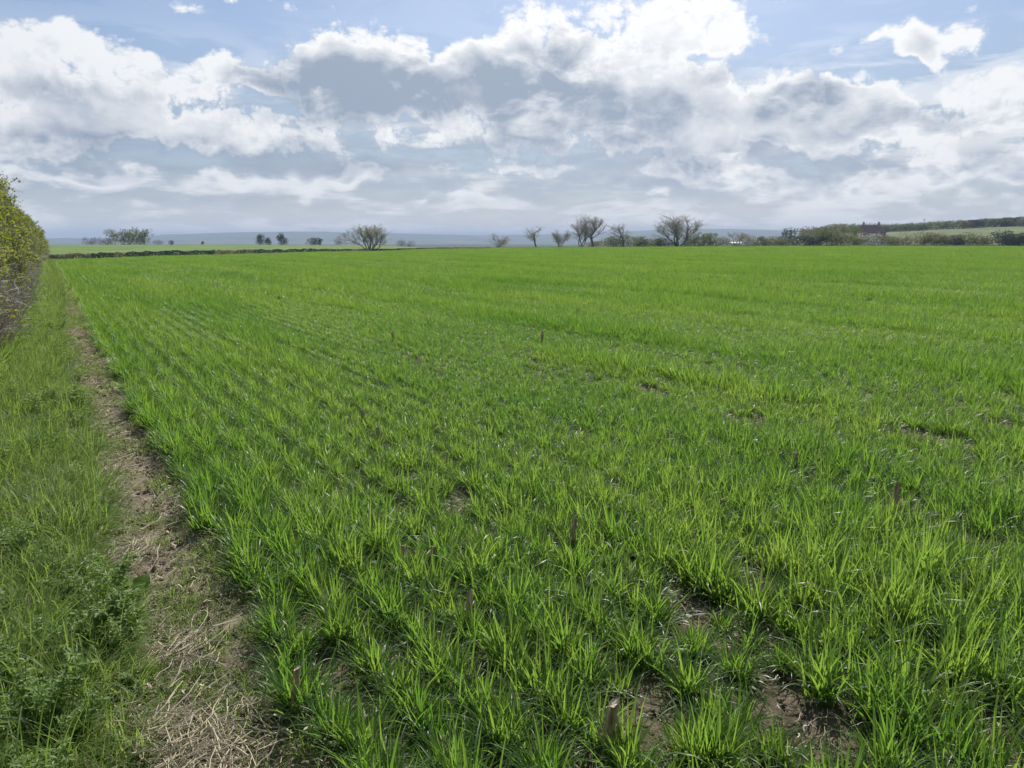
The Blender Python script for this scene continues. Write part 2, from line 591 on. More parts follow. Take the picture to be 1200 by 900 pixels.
def scatter(name, protos, pos, rotz, scl, idx=None, tilt=None, parent=None, mats=None, label=None, kind='stuff'):
    """One object whose points each carry a copy of one of the small meshes (geometry nodes)."""
    n = len(pos)
    me = bpy.data.meshes.new(name)
    me.vertices.add(n)
    me.vertices.foreach_set('co', np.asarray(pos, np.float32).ravel())
    rot = np.zeros((n, 3), np.float32)
    rot[:, 2] = rotz
    if tilt is not None:
        rot[:, 0], rot[:, 1] = tilt[:, 0], tilt[:, 1]
    scl = np.asarray(scl, np.float32)
    if scl.ndim == 1:
        scl = np.repeat(scl[:, None], 3, 1)
    if idx is None:
        idx = RNG.integers(0, len(protos), n)
    for nm, typ, key, val in (('rot', 'FLOAT_VECTOR', 'vector', rot.ravel()), ('scl', 'FLOAT_VECTOR', 'vector', scl.ravel()), ('idx', 'INT', 'value', np.asarray(idx, np.int32))):
        at = me.attributes.new(nm, typ, 'POINT')
        at.data.foreach_set(key, val)
    for p in protos:
        for m in p.data.materials:
            if m.name not in me.materials:
                me.materials.append(m)
    o = bpy.data.objects.new(name, me)
    COL.objects.link(o)
    if parent is not None:
        o.parent = parent
    ng = bpy.data.node_groups.new(name + '_scatter', 'GeometryNodeTree')
    ng.interface.new_socket('Geometry', in_out='INPUT', socket_type='NodeSocketGeometry')
    ng.interface.new_socket('Geometry', in_out='OUTPUT', socket_type='NodeSocketGeometry')
    N, Lk = ng.nodes, ng.links
    gi, go = N.new('NodeGroupInput'), N.new('NodeGroupOutput')
    join = N.new('GeometryNodeJoinGeometry')
    for p in reversed(protos):      # Join Geometry stacks its inputs last link first
        oi = N.new('GeometryNodeObjectInfo')
        oi.inputs['Object'].default_value = p
        oi.inputs['As Instance'].default_value = False
        g2 = N.new('GeometryNodeGeometryToInstance')
        Lk.new(oi.outputs['Geometry'], g2.inputs[0])
        Lk.new(g2.outputs[0], join.inputs[0])
    iop = N.new('GeometryNodeInstanceOnPoints')
    iop.inputs['Pick Instance'].default_value = True
    Lk.new(gi.outputs[0], iop.inputs['Points'])
    Lk.new(join.outputs[0], iop.inputs['Instance'])
    for nm, typ, sock in (('rot', 'FLOAT_VECTOR', 'Rotation'), ('scl', 'FLOAT_VECTOR', 'Scale'), ('idx', 'INT', 'Instance Index')):
        a = N.new('GeometryNodeInputNamedAttribute')
        a.data_type = typ
        a.inputs['Name'].default_value = nm
        Lk.new(a.outputs['Attribute'], iop.inputs[sock])
    Lk.new(iop.outputs[0], go.inputs[0])
    md = o.modifiers.new('scatter', 'NODES')
    md.node_group = ng
    if kind:
        o['kind'] = kind
    if label:
        o['label'] = label
    return o


# ------------------------------------------------------------------ the ground, one sheet to the horizon
def build_ground():
    az = np.concatenate([np.arange(-180, -48, 4), np.arange(-48, 48, .2), np.arange(48, 180, 4)])
    az = np.radians(az)
    rad = np.concatenate([np.arange(.3, 14, .14), np.geomspace(14, 330, 90)[0:], np.geomspace(337, 12500, 56)])
    A, Dd = np.meshgrid(az, rad)
    X, Y = np.sin(A) * Dd, np.cos(A) * Dd
    Z = land(X, Y)
    rough = (fbm(X * 5, Y * 5, 3, 4) - .5) * .05 * np.clip(1 - Dd / 16, 0, 1)
    Z = Z + rough - .012
    na, nr = len(az), len(rad)
    v = np.stack([X, Y, Z], -1).reshape(-1, 3)
    v = np.concatenate([v, [[0, 0, land1(0, 0) - .012]]])
    f = []
    for i in range(nr - 1):
        for j in range(na):
            j2 = (j + 1) % na
            f.append((i * na + j, (i + 1) * na + j, (i + 1) * na + j2, i * na + j2))
    c = len(v) - 1
    for j in range(na):
        f.append((c, j, (j + 1) % na))
    # what grows where: soil, far pasture, pale margin, arable beyond
    x, y = v[:, 0], v[:, 1]
    d = np.hypot(x, y)
    a = np.arctan2(x, y)
    s, t = xy_to_st(x, y)
    soil = np.array([.15, .122, .086])
    path = np.array([.29, .245, .175])
    verge = np.array([.09, .10, .035])
    past = np.array([.13, .195, .05])
    pale = np.array([.30, .27, .15])
    till = np.array([.135, .165, .075])
    wood = np.array([.06, .08, .04])
    col = np.tile(soil, (len(v), 1))
    beyond = d > edge_dist(a)
    col[beyond] = past
    col[beyond & (d > 480)] = wood
    colr = np.degrees(a)
    col[beyond & (colr > 15) & (d < 322)] = pale
    col[beyond & (colr > 18) & (d > 330) & (d < 900)] = till
    k = np.clip((EDGE_T + .05 - t) / .12, 0, 1)[:, None]
    near = (t < EDGE_T + .2) & (d < 160)
    col[near] = (col * (1 - k) + path * k)[near]
    col[(t < PATH_T0) & (d < 160)] = verge
    o = mesh_obj('ground', v, f, None_mat_ground(), smooth=True)
    at = o.data.attributes.new('cover', 'FLOAT_COLOR', 'POINT')
    at.data.foreach_set('color', np.concatenate([col, np.ones((len(v), 1))], 1).astype(np.float32).ravel())
    o['kind'] = 'structure'
    return o


def None_mat_ground():
    m, bb, o = new_mat('ground_soil')
    cov = attr(bb, 'cover').outputs['Color']
    geo = bb.node('ShaderNodeNewGeometry')
    P = geo.outputs['Position']
    n = bb.noise(P, 9.0, 8, .65)
    n2 = bb.noise(P, .05, 4, .6)
    c = bb.mix(1.0, cov, bb.comb(*[bb.smooth(n, .25, .75, .55, 1.5)] * 3), 'MULTIPLY')
    c = bb.mix(1.0, c, bb.comb(*[bb.smooth(n2, .3, .7, .8, 1.2)] * 3), 'MULTIPLY')
    p = bb.node('ShaderNodeBsdfPrincipled')
    bb.put(p.inputs['Base Color'], c)
    p.inputs['Roughness'].default_value = .95
    p.inputs['Specular IOR Level'].default_value = .1
    bn = bb.node('ShaderNodeBump')
    bn.inputs['Strength'].default_value = .8
    bn.inputs['Distance'].default_value = .03
    bb.put(bn.inputs['Height'], bb.noise(P, 30.0, 6, .7))
    m.node_tree.links.new(bn.outputs[0], p.inputs['Normal'])
    m.node_tree.links.new(p.outputs[0], o.inputs[0])
    return m


build_ground()

# ------------------------------------------------------------------ far hills
def build_hills():
    prof = [(-900, 277), (-300, 278), (60, 279.5), (170, 279), (190, 275.5), (260, 273.5), (330, 272), (400, 272.3), (480, 274), (560, 276), (620, 275.3), (690, 273.5),
            (760, 270.5), (800, 268.8), (860, 269.2), (930, 271.5), (1000, 271), (1200, 269), (1600, 272), (2600, 274)]
    cols = np.array([p[0] for p in prof], float)
    top = np.array([p[1] for p in prof], float)
    us = np.arange(-900, 2600, 4.0)
    tv = np.interp(us, cols, top) + (fbm(us / 40, us * 0, 5, 4) - .5) * 1.0
    # real ranges: foot at 4.3 km, brow at 6 km, falling away behind; woods and fields make it uneven
    prs = [(4000, -.10), (4300, .02), (4800, .35), (5300, .72), (5700, .93), (6000, 1.0), (6600, .8), (7600, -.1)]
    vs, fs = [], []
    for i, u in enumerate(us):
        a = pix_az(u)
        for j, (d, k) in enumerate(prs):
            zt = EYE + (281 - tv[i]) / 900 * 6000
            dd = d + (fbm(u / 60, j * 3.3, 9, 3) - .5) * 300
            z = -30 + (zt + 30) * k + (0 if j in (0, 5, 7) else (fbm(u / 25, j * 2.1, 21, 3) - .5) * 10)
            vs.append((math.sin(a) * dd, math.cos(a) * dd, z))
    m = len(prs)
    for i in range(len(us) - 1):
        for j in range(m - 1):
            q = i * m + j
            fs.append((q, q + m, q + m + 1, q + 1))
    mat = plain_mat('hill_woods', (.025, .045, .02), (.10, .13, .05), .004, .95, 5)
    o = mesh_obj('hills', np.array(vs), fs, mat, smooth=True)
    o['kind'] = 'structure'


build_hills()

# ------------------------------------------------------------------ wheat
M_WHEAT = leaf_mat('wheat_leaf', (.045, .108, .028), (.128, .208, .052), (.15, .355, .03), (.40, .57, .078), trans=.5, rough=.40, spec=.45,
                   drift=(.50, 1.7), dry=(.36, .30, .15), dry_at=.95, rows=True)
FIELD_AZ = R(47)


def wheat_clump(name, n, length, lmin, lmax, wmin, wmax, segs, rng, rows=1, spacing=.22, tufts=1, rad=.03, spread=.55):
    """Wheat plants standing in drilled rows (x along the row); every plant fans out from its crown."""
    tx = rng.uniform(-length / 2, length / 2, tufts)
    tr = rng.integers(0, rows, tufts)
    ty = (tr - (rows - 1) / 2) * spacing + rng.normal(0, .018, tufts)
    big = rng.uniform(.7, 1.15, tufts)
    k = rng.integers(0, tufts, n)
    a = rng.uniform(0, 2 * math.pi, n)
    q = rng.random(n) ** .6                                     # 0 heart of the plant, 1 its outside
    base = np.stack([tx[k] + np.cos(a) * q * rad * 1.5, ty[k] + np.sin(a) * q * rad, np.full(n, -.01)], -1)
    L = rng.uniform(lmin, lmax, n) * big[k] * (1.08 - .25 * q)
    lean = q * spread * rng.uniform(.3, 1.25, n) + np.abs(rng.normal(0, .10, n))
    azim = a + rng.normal(0, .9, n)
    bend = rng.gamma(1.6, .42, n) * (.5 + .8 * q)
    low = rng.random(n) < .20                                   # older leaves lie low
    lean[low] += rng.uniform(.4, .9, low.sum())
    L[low] *= .75
    tint = np.clip(rng.random(n) * .55 + .38 * (1 - q) * rng.random(n) + .12 * rng.random(tufts)[k], 0, .94)
    dry = low & (rng.random(n) < .30)
    tint[dry] = .99
    W = rng.uniform(wmin, wmax, n)
    v, f, t = blades(base, L, W, lean, azim, bend, rng.normal(0, .9, n), segs, tint, rng)
    return mesh_obj(name, v, f, M_WHEAT, tint=t, smooth=True, link=False)


rng = np.random.default_rng(5)
WH_A = [wheat_clump('wheat_plant', 124, .08, .10, .265, .0048, .0098, 5, rng, rad=.042, tufts=4, spread=.68) for _ in range(12)]
WH_B = [wheat_clump('wheat_row_piece', 210, .5, .15, .29, .008, .014, 3, rng, tufts=6, rad=.045) for _ in range(7)]
WH_C = [wheat_clump('wheat_patch', 1100, 1.7, .16, .30, .020, .034, 2, rng, rows=7, spacing=.21, tufts=80, rad=.06) for _ in range(5)]
WH_D = [wheat_clump('wheat_far_patch', 2100, 4.4, .18, .34, .045, .08, 2, rng, rows=10, spacing=.42, tufts=160, rad=.12) for _ in range(4)]

# bare spots seen in the crop: (u, v, half length along the rows, half width)
BARE = [(700, 668, .34, .10), (735, 690, .22, .07), (800, 715, .3, .08), (895, 692, .22, .10), (880, 493, .45, .20), (930, 480, .5, .14), (1095, 516, .6, .22), (1160, 355, 2.5, 1.0),
        (780, 770, .3, .09), (960, 860, .30, .13), (760, 855, .18, .10), (1180, 500, .4, .12),
        (800, 525, .22, .09), (540, 590, .2, .07), (450, 580, .2, .08), (760, 460, .4, .14), (1010, 640, .2, .09), (690, 515, .25, .08), (1140, 640, .2, .08),
        (1150, 850, .2, .1), (1060, 800, .2, .06), (490, 560, .15, .08), (650, 690, .2, .05), (860, 610, .2, .06), (940, 770, .2, .06)]
BARE_ST = []
for (u, v, a, w) in BARE:
    x, y = ground_at(u, v)
    s_, t_ = xy_to_st(x, y)
    BARE_ST.append((s_, t_, a, w))
TRACKS = [5.15, 6.85, 20.3, 22.0, 35.5, 37.2, 51, 52.7, 66, 67.7, 81, 82.7, 97, 98.7, 113, 114.7, 130, 131.7, 147, 148.7, 165, 166.7, 185, 186.7]


def crop_vigour(s, t):
    """0 = bare soil, 1 = full height."""
    v = np.ones_like(s)
    d = np.hypot(s, t)
    n = fbm(s / .9, t / .32, 40, 3)
    v *= np.clip((n - .26) / .22, .0, 1) * .5 + .5
    gap = fbm(s / .55 + 9, t / .2, 77, 3)
    v = np.where((gap < .25) & (d < 60), v * .45, v)
    mid = fbm(s / 2.6, t / .7, 212, 3)
    v *= .70 + .45 * np.clip((mid - .3) / .35, 0, 1)
    low = fbm(s / 5.5 + 3, t / 1.0, 312, 2)
    lo_ = np.where(d > 7, .30, .60)
    v *= lo_ + (1.05 - lo_) * np.clip((low - .30) / .28, 0, 1)
    seam = np.abs(((t - EDGE_T) / 2.9 + .5) % 1 - .5) * 2.9
    v *= 1 - .65 * np.exp(-(seam / np.where(d > 22, .22, .16)) ** 2) * np.clip(vnoise(s / 3.5, np.floor((t - EDGE_T) / 2.9 + .5), 91) * 2 - .5, 0, 1)
    thin_ = fbm(s / 1.9 + 31, t / .42, 412, 3)
    v = np.where((thin_ < .31) & (d > 7), v * .42, v)
    big = fbm(s / 9, t / 3.5, 12, 3)
    v *= .80 + .32 * np.clip((big - .3) / .4, 0, 1)
    for q in TRACKS:
        wv = .10 + .12 * vnoise(s / 3.0, s * 0 + q, 3)
        m = np.clip((np.abs(t - q - .12 * (vnoise(s / 14, s * 0 + 2, 8) - .5)) - wv) / .12, 0, 1)
        v *= 1 - (.66 + .20 * (d > 22)) * np.exp(-((t - q - .1) / np.where(d > 22, .26, .5)) ** 2)
        v *= .62 + .38 * np.maximum(m, .5 * (vnoise(s / 2.2, s * 0 + q * 7, 5) > .75))
    d = np.hypot(s, t)
    v = np.maximum(v, np.where(d < 8, .40, np.where(d < 22, .26, .19)))
    v = np.where(t < EDGE_T + .3, np.maximum(v, .38 + .62 * vnoise(s / .28, t * 0, 19)), v)
    for (bs, bt, a, w) in BARE_ST:
        r = ((s - bs) / (a * .66)) ** 2 + ((t - bt) / (w * .66)) ** 2
        r = r + (vnoise(s * 9, t * 9, 4) - .5) * .7
        v *= np.clip((r - .75) / .7, 0, 1)
    return v


def field_points(d0, d1, ds, dt, jit, az=FIELD_AZ):
    smax = d1 + 1
    cand = []
    tt = np.arange(EDGE_T, d1 + 2, dt)
    for t in tt:
        s = np.arange(-d1 * .75, smax, ds)
        cand.append(np.stack([s, np.full_like(s, t)], -1))
    c = np.concatenate(cand)
    x, y = st_to_xy(c[:, 0], c[:, 1])
    d = np.hypot(x, y)
    a = np.arctan2(x, y)
    k = (d >= d0) & (d < d1) & (np.abs(a) < az) & (d < edge_dist(a) - .4)
    c = c[k]
    c = c + RNG.normal(0, 1, c.shape) * np.array([ds * .35, jit])
    return c


def lay_wheat():
    groups = []
    #            d0   d1   ds   dt   jitter protos
    specs = [(.75, 22, .092, .222, .014, WH_A), (22, 85, .42, .222, .016, WH_B), (85, 165, 1.35, 1.35, .08, WH_C), (165, 330, 3.7, 3.7, .2, WH_D)]
    for q, (d0, d1, ds, dt, jit, pr) in enumerate(specs):
        c = field_points(d0, d1, ds, dt, jit)
        s, t = c[:, 0], c[:, 1]
        v = crop_vigour(s, t) if q < 3 else .2 + 1.2 * fbm(s / 20, t / 5.0, 12, 2)
        edge = t < EDGE_T + .12
        t = np.where(edge, t + .10 * (fbm(s / .5, s * 0, 23, 2) - .5) * 2, t)
        keep = (v > .12 + .16 * RNG.random(len(v))) if q == 0 else v > .16
        s, t, v = s[keep], t[keep], v[keep]
        x, y = st_to_xy(s, t)
        z = land(x, y)
        sz = (.34 + .86 * v if q == 0 else .50 + .72 * v) * RNG.uniform(.86, 1.14, len(v))
        wd = .45 + .6 * sz if q < 1 else np.ones_like(sz)
        scl = np.stack([wd, wd, sz], -1)
        rz = math.pi / 2 - ROW_AZ + RNG.choice([0, math.pi], len(v)) + RNG.normal(0, [1.5, .06, 0, 0][q], len(v))
        groups.append((np.stack([x, y, z], -1), rz, scl, pr))
    pos = np.concatenate([g[0] for g in groups])
    rz = np.concatenate([g[1] for g in groups])
    scl = np.concatenate([g[2] for g in groups])
    protos, idx, base = [], [], 0
    for g in groups:
        idx.append(base + RNG.integers(0, len(g[3]), len(g[0])))
        protos += g[3]
        base += len(g[3])

    idx = np.concatenate(idx)
    print('wheat instances', len(pos))
    return scatter('wheat_crop', protos, pos, rz, scl, idx, label='young green wheat drilled in rows across the whole field')


lay_wheat()

# ------------------------------------------------------------------ verge: grass, leafy weeds
M_GRASS = leaf_mat('verge_grass', (.090, .160, .036), (.185, .250, .072), (.24, .42, .05), (.42, .56, .12), trans=.45, rough=.5, spec=.3, drift=(1.3, .9), dry=(.38, .31, .16), dry_at=.93)
M_WEED = leaf_mat('weed_leaf', (.100, .175, .036), (.180, .265, .070), (.26, .45, .04), (.42, .56, .10), trans=.4, rough=.5, spec=.3, drift=(2.0, .7))
M_STRAW = leaf_mat('dry_straw', (.50, .42, .28), (.74, .65, .48), (.30, .24, .14), (.4, .33, .2), trans=.15, rough=.6, spec=.25)
M_LITTER = leaf_mat('dead_leaf', (.17, .135, .09), (.34, .28, .19), (.12, .08, .05), (.2, .15, .1), trans=.15, rough=.8, spec=.1)


def grass_tuft(name, n, rad, lmin, lmax, w0, w1, rng, segs=5, lodge=1.3, mat=None):
    a = rng.uniform(0, 2 * math.pi, n)
    r = rad * np.sqrt(rng.random(n))
    base = np.stack([r * np.cos(a), r * np.sin(a), np.full(n, -.01)], -1)
    az_ = a + rng.normal(0, .8, n)
    v, f, t = blades(base, rng.uniform(lmin, lmax, n), rng.uniform(w0, w1, n), np.abs(rng.normal(.25, .3, n)) * lodge, az_, rng.gamma(2.0, .5, n) * lodge, rng.normal(0, 1.2, n), segs, None, rng)
    return mesh_obj(name, v, f, mat or M_GRASS, tint=t, smooth=True, link=False)


def leafy_weed(name, h, stems, rng, leaf=.028, spread=.10):
    """Sprawling soft weed: thin stems with whorls of small leaves."""
    g = Geo()
    for _ in range(stems):
        a = rng.uniform(0, 2 * math.pi)
        lean = rng.uniform(.15, 1.0)
        n = 9
        u = np.linspace(0, 1, n)
        hh = h * rng.uniform(.6, 1.1)
        px = math.cos(a) * spread * lean * u ** 1.4 * 1.6 + rng.normal(0, .03)
        py = math.sin(a) * spread * lean * u ** 1.4 * 1.6 + rng.normal(0, .03)
        pz = hh * u * (1 - .25 * lean * u)
        pts = np.stack([px, py, pz], -1)
        g.tube(pts, np.linspace(.0025, .0012, n), 3, .3, cap=False)
        for i in range(1, n):
            k = rng.integers(5, 9)
            for j in range(k):
                q = 2 * math.pi * j / k + rng.random()
                L = leaf * rng.uniform(.7, 1.25)
                w = L * rng.uniform(.13, .24)
                up = rng.uniform(-.15, .6)
                d = np.array([math.cos(q) * math.cos(up), math.sin(q) * math.cos(up), math.sin(up)])
                sd = np.array([-math.sin(q), math.cos(q), rng.normal(0, .3)])
                p = pts[i]
                m = p + d * L * .55
                tip = p + d * L + np.array([0, 0, -.15 * L])
                g.add([p, m + sd * w, tip, m - sd * w], [(0, 1, 2, 3)], rng.random())
    return g.build(name, M_WEED, link=False)


def broad_weed(name, rng, n=9, L=.10):
    """Rosette of broad toothed leaves (dock, nettle)."""
    g = Geo()
    for i in range(n):
        a = 2.4 * i + rng.normal(0, .3)
        el = rng.uniform(.2, 1.1)
        ln = L * rng.uniform(.6, 1.2)
        w = ln * rng.uniform(.28, .4)
        d = np.array([math.cos(a), math.sin(a), 0])
        sd = np.array([-math.sin(a), math.cos(a), 0])
        st = .05 * rng.random()
        us = [0, .15, .4, .7, 1.0]
        ws = [.05, .7, 1.0, .65, 0]
        vs = []
        for u, ww in zip(us, ws):
            c = d * (st + ln * u * math.cos(el)) + np.array([0, 0, .02 + ln * (u * math.sin(el) - .35 * u * u)])
            fold = np.array([0, 0, .25 * w * ww])
            vs += [c - sd * w * ww + fold, c, c + sd * w * ww + fold]
        fs = []
        for k in range(4):
            o = 3 * k
            fs += [(o, o + 3, o + 4, o + 1), (o + 1, o + 4, o + 5, o + 2)]
        g.add(vs, fs, rng.random())
    return g.build(name, M_WEED, link=False, smooth=True)


rng = np.random.default_rng(8)
GT = [grass_tuft('grass_tuft', 58, .07, .10, .28, .0038, .0075, rng, 5, 1.5) for _ in range(6)]
GTL = [grass_tuft('long_grass_tuft', 30, .05, .20, .42, .005, .0085, rng, 6, 1.5) for _ in range(4)]
GTS = [grass_tuft('short_grass_tuft', 38, .06, .03, .11, .003, .005, rng, 3, 1.6) for _ in range(5)]
GTF = [grass_tuft('far_grass_tuft', 60, .22, .14, .40, .010, .018, rng, 3, 1.2) for _ in range(4)]
WD = [leafy_weed('cleavers', .24, 9, rng) for _ in range(5)]
BW = [broad_weed('dock', rng, 9, .11) for _ in range(4)]


def in_view(x, y, az=FIELD_AZ, d0=.7):
    return (np.abs(np.arctan2(x, y)) < az) & (np.hypot(x, y) > d0)


def lay_strip(t0, t1, s0, s1, dens_):
    n = int((t1 - t0) * (s1 - s0) * dens_)
    s, t = RNG.uniform(s0, s1, n), RNG.uniform(t0, t1, n)
    x, y = st_to_xy(s, t)
    k = in_view(x, y)
    return s[k], t[k], x[k], y[k]


def verge_edge(s):
    return PATH_T0 - .02 + .15 * (fbm(s / .8, s * 0, 51, 3) - .5) * 2


def lay_verge():
    P, Rz, Sc, Ix, Ti = [], [], [], [], []
    protos = GT + GTL + GTS + GTF
    o1, o2, o3 = len(GT), len(GT) + len(GTL), len(GT) + len(GTL) + len(GTS)

    def put(x, y, sc, lo, hi):
        n = len(x)
        P.append(np.stack([x, y, land(x, y)], -1))
        Rz.append(RNG.uniform(0, 6.28, n))
        Sc.append(sc)
        Ix.append(RNG.integers(lo, hi, n))
    s, t, x, y = lay_strip(-1.5, .35, .8, 22, 210)
    k = t < verge_edge(s) - .04 + RNG.normal(0, .03, len(s))
    lush = fbm(s / .8, t / .5, 61, 3)
    keep = k & (RNG.random(len(s)) < .35 + 1.0 * lush)
    put(x[keep], y[keep], (.55 + .8 * lush[keep]) * RNG.uniform(.8, 1.15, keep.sum()), 0, o1)
    kl = k & (RNG.random(len(s)) < .12) & (t < -.02)
    put(x[kl], y[kl], RNG.uniform(.6, 1.0, kl.sum()), o1, o2)
    # short trodden grass on the path
    s, t, x, y = lay_strip(PATH_T0 - .15, EDGE_T + .10, .8, 26, 260)
    m = fbm(s / .5, t / .25, 71, 3)
    q = np.abs((t - (PATH_T0 + EDGE_T) / 2) / .27)
    keep = RNG.random(len(s)) < np.clip((m - .36) * 3.2 + .5 * np.maximum(q - .3, 0) , 0.05, 1)
    put(x[keep], y[keep], RNG.uniform(.5, 1.1, keep.sum()), o2, o3)
    s, t, x, y = lay_strip(-1.25, -.5, 9, 60, 40)
    put(x, y, RNG.uniform(.9, 1.7, len(x)) * np.clip((-.35 - t) * 2.2, .5, 1), o3, len(protos))
    # farther off
    s, t, x, y = lay_strip(-1.6, .14, 22, 165, 30)
    put(x, y, RNG.uniform(.6, 1.2, len(x)), o3, len(protos))
    s, t, x, y = lay_strip(.1, EDGE_T + .1, 16, 165, 16)
    put(x, y, RNG.uniform(.2, .5, len(x)), o3, len(protos))
    scatter('verge_grass', protos, np.concatenate(P), np.concatenate(Rz), np.concatenate(Sc), np.concatenate(Ix),
            label='uneven rough grass on the verge between hedge and path')
    # leafy weeds in patches
    s, t, x, y = lay_strip(-1.4, .25, .9, 16, 48)
    m = fbm(s / .7 + 5, t / .5, 91, 3) + .5 * np.exp(-((s - 2.4) / .9) ** 2)
    keep = (m > .54) & (t < verge_edge(s) - .02) | (RNG.random(len(s)) < .06) & (t < EDGE_T - .12)
    n = keep.sum()
    scatter('verge_weeds', WD + BW, np.stack([x[keep], y[keep], land(x[keep], y[keep])], -1), RNG.uniform(0, 6.28, n), RNG.uniform(.55, 1.15, n),
            np.where(RNG.random(n) < .62, RNG.integers(0, len(WD), n), RNG.integers(len(WD), len(WD) + len(BW), n)),
            label='soft leafy weeds in patches among the verge grass')


lay_verge()


# ------------------------------------------------------------------ straw and dead leaves lying on the path and in the gaps
def straw(name, L, rng, bendy=.12, r=.0015):
    g = Geo()
    n = 5
    u = np.linspace(-.5, .5, n)
    pts = np.stack([u * L, bendy * L * (u ** 2 - .1) * rng.choice([-1, 1]) * rng.uniform(.2, 1), .006 + .02 * rng.random() * (u + .5)], -1)
    pts[:, 1] += rng.normal(0, .03 * L, n)
    g.tube(pts, np.full(n, r) * rng.uniform(.5, 1.2), 4, rng.random())
    return g.build(name, M_STRAW, link=False)


def dead_leaf(name, L, rng):
    g = Geo()
    n = 6
    u = np.linspace(0, 1, n)
    w = L * .07 * np.sin(np.pi * (u * .92 + .08)) ** .6
    vs = []
    for i in range(n):
        c = np.array([u[i] * L - L / 2, .12 * L * math.sin(u[i] * 3 + rng.random()), .008 + .02 * rng.random()])
        vs += [c - np.array([0, w[i], -.006 * rng.random()]), c + np.array([0, w[i], .008 * rng.random()])]
    g.add(vs, [(2 * i, 2 * i + 1, 2 * i + 3, 2 * i + 2) for i in range(n - 1)], rng.random())
    return g.build(name, M_LITTER if rng.random() < .6 else M_STRAW, link=False)


def clod(name, rng):
    bm = bmesh.new()
    bmesh.ops.create_icosphere(bm, subdivisions=1, radius=1)
    for v in bm.verts:
        v.co *= rng.uniform(.6, 1.15)
        v.co.z *= .65
    me = bpy.data.meshes.new(name)
    bm.to_mesh(me)
    bm.free()
    me.materials.append(M_CLOD)
    return bpy.data.objects.new(name, me)


M_CLOD = plain_mat('soil_clod', (.12, .092, .065), (.21, .165, .115), 40, .95, 4)
rng = np.random.default_rng(15)
ST = [straw('straw', rng.uniform(.04, .10) if i < 10 else rng.uniform(.14, .30), rng, .35) for i in range(14)]
DL = [dead_leaf('dead_leaf', rng.uniform(.025, .07), rng) for _ in range(7)]
CL = [clod('soil_clod', rng) for _ in range(5)]


def lay_litter():
    P, Rz, Sc, Ix, Ti = [], [], [], [], []
    protos = ST + DL + CL
    a1, a2, a3 = len(ST), len(ST) + len(DL), len(ST) + len(DL) + len(CL)

    def put(x, y, lift, sc, lo, hi, tl):
        n = len(x)
        P.append(np.stack([x, y, land(x, y) + lift], -1))
        Rz.append(RNG.uniform(0, 6.28, n))
        Sc.append(sc)
        Ix.append(RNG.integers(lo, hi, n))
        Ti.append(RNG.normal(0, tl, (n, 2)))
    s, t, x, y = lay_strip(PATH_T0 - .08, EDGE_T + .06, .8, 30, 1200)
    m = fbm(s / .6, t / .3, 101, 3)
    keep = RNG.random(len(s)) < np.clip((m - .45) * 3.2, 0.04, 1)
    n = keep.sum()
    put(x[keep], y[keep], RNG.uniform(.0, .035, n), RNG.uniform(.5, 1.2, n), 0, a1, .12)
    # matted straw where it has been trodden together
    for (us, vs_, ls, ws, cnt) in ((235, 885, .25, .12, 420), (150, 655, .30, .10, 300), (215, 770, .2, .10, 160), (135, 575, .4, .10, 200), (120, 505, .5, .1, 160)):
        gx, gy = ground_at(us, vs_)
        s0_, t0_ = xy_to_st(gx, gy)
        x2, y2 = st_to_xy(s0_ + RNG.normal(0, ls * .6, cnt), t0_ + RNG.normal(0, ws * .7, cnt))
        put(x2, y2, RNG.uniform(.005, .05, cnt), RNG.uniform(.6, 1.3, cnt), 0, a1, .12)
    k2 = RNG.random(len(s)) < .45
    put(x[k2], y[k2], RNG.uniform(0, .02, k2.sum()), RNG.uniform(.4, 1.0, k2.sum()), a1, a2, .2)
    k3 = RNG.random(len(s)) < .22
    put(x[k3], y[k3], 0, RNG.uniform(.006, .022, k3.sum()), a2, a3, .5)
    # in the field, between the rows
    s, t, x, y = lay_strip(EDGE_T, 14, .8, 13, 110)
    n = len(s)
    k = RNG.random(n) < .45
    put(x[k], y[k], RNG.uniform(0, .03, k.sum()), RNG.uniform(.4, 1.0, k.sum()), 0, a1, .12)
    k = RNG.random(n) < .55
    put(x[k], y[k], RNG.uniform(0, .02, k.sum()), RNG.uniform(.4, 1.1, k.sum()), a1, a2, .2)
    k = RNG.random(n) < .6
    put(x[k], y[k], 0, RNG.uniform(.005, .017, k.sum()), a2, a3, .5)
    for (bs, bt, aa, w) in BARE_ST:
        if bs * bs + bt * bt > 12 ** 2 * 4:
            continue
        n = int(200 * min(1.5, aa * w * 30))
        s2, t2 = bs + RNG.normal(0, aa * .6, n), bt + RNG.normal(0, w * .7, n)
        x2, y2 = st_to_xy(s2, t2)
        put(x2[: n // 4], y2[: n // 4], .012, RNG.uniform(.3, .8, n // 4), 0, a1, .15)
        put(x2[n // 4: n // 2], y2[n // 4: n // 2], .01, RNG.uniform(.3, .8, n // 2 - n // 4), a1, a2, .25)
        put(x2[n // 2:], y2[n // 2:], 0, RNG.uniform(.004, .015, n - n // 2), a2, a3, .5)
    scatter('straw_litter', protos, np.concatenate(P), np.concatenate(Rz), np.concatenate(Sc) if True else None, np.concatenate(Ix), np.concatenate(Ti),
            label='pale straw, dead leaves and soil crumbs on path and bare soil')


lay_litter()

# ------------------------------------------------------------------ cut maize stalks left from the crop before
M_STUB = plain_mat('maize_stalk', (.26, .15, .075), (.74, .53, .32), 55, .75, 5, 1.0, .2, (1, 1, .12))
M_PITH = plain_mat('maize_pith', (.55, .47, .32), (.68, .60, .44), 60, .9)


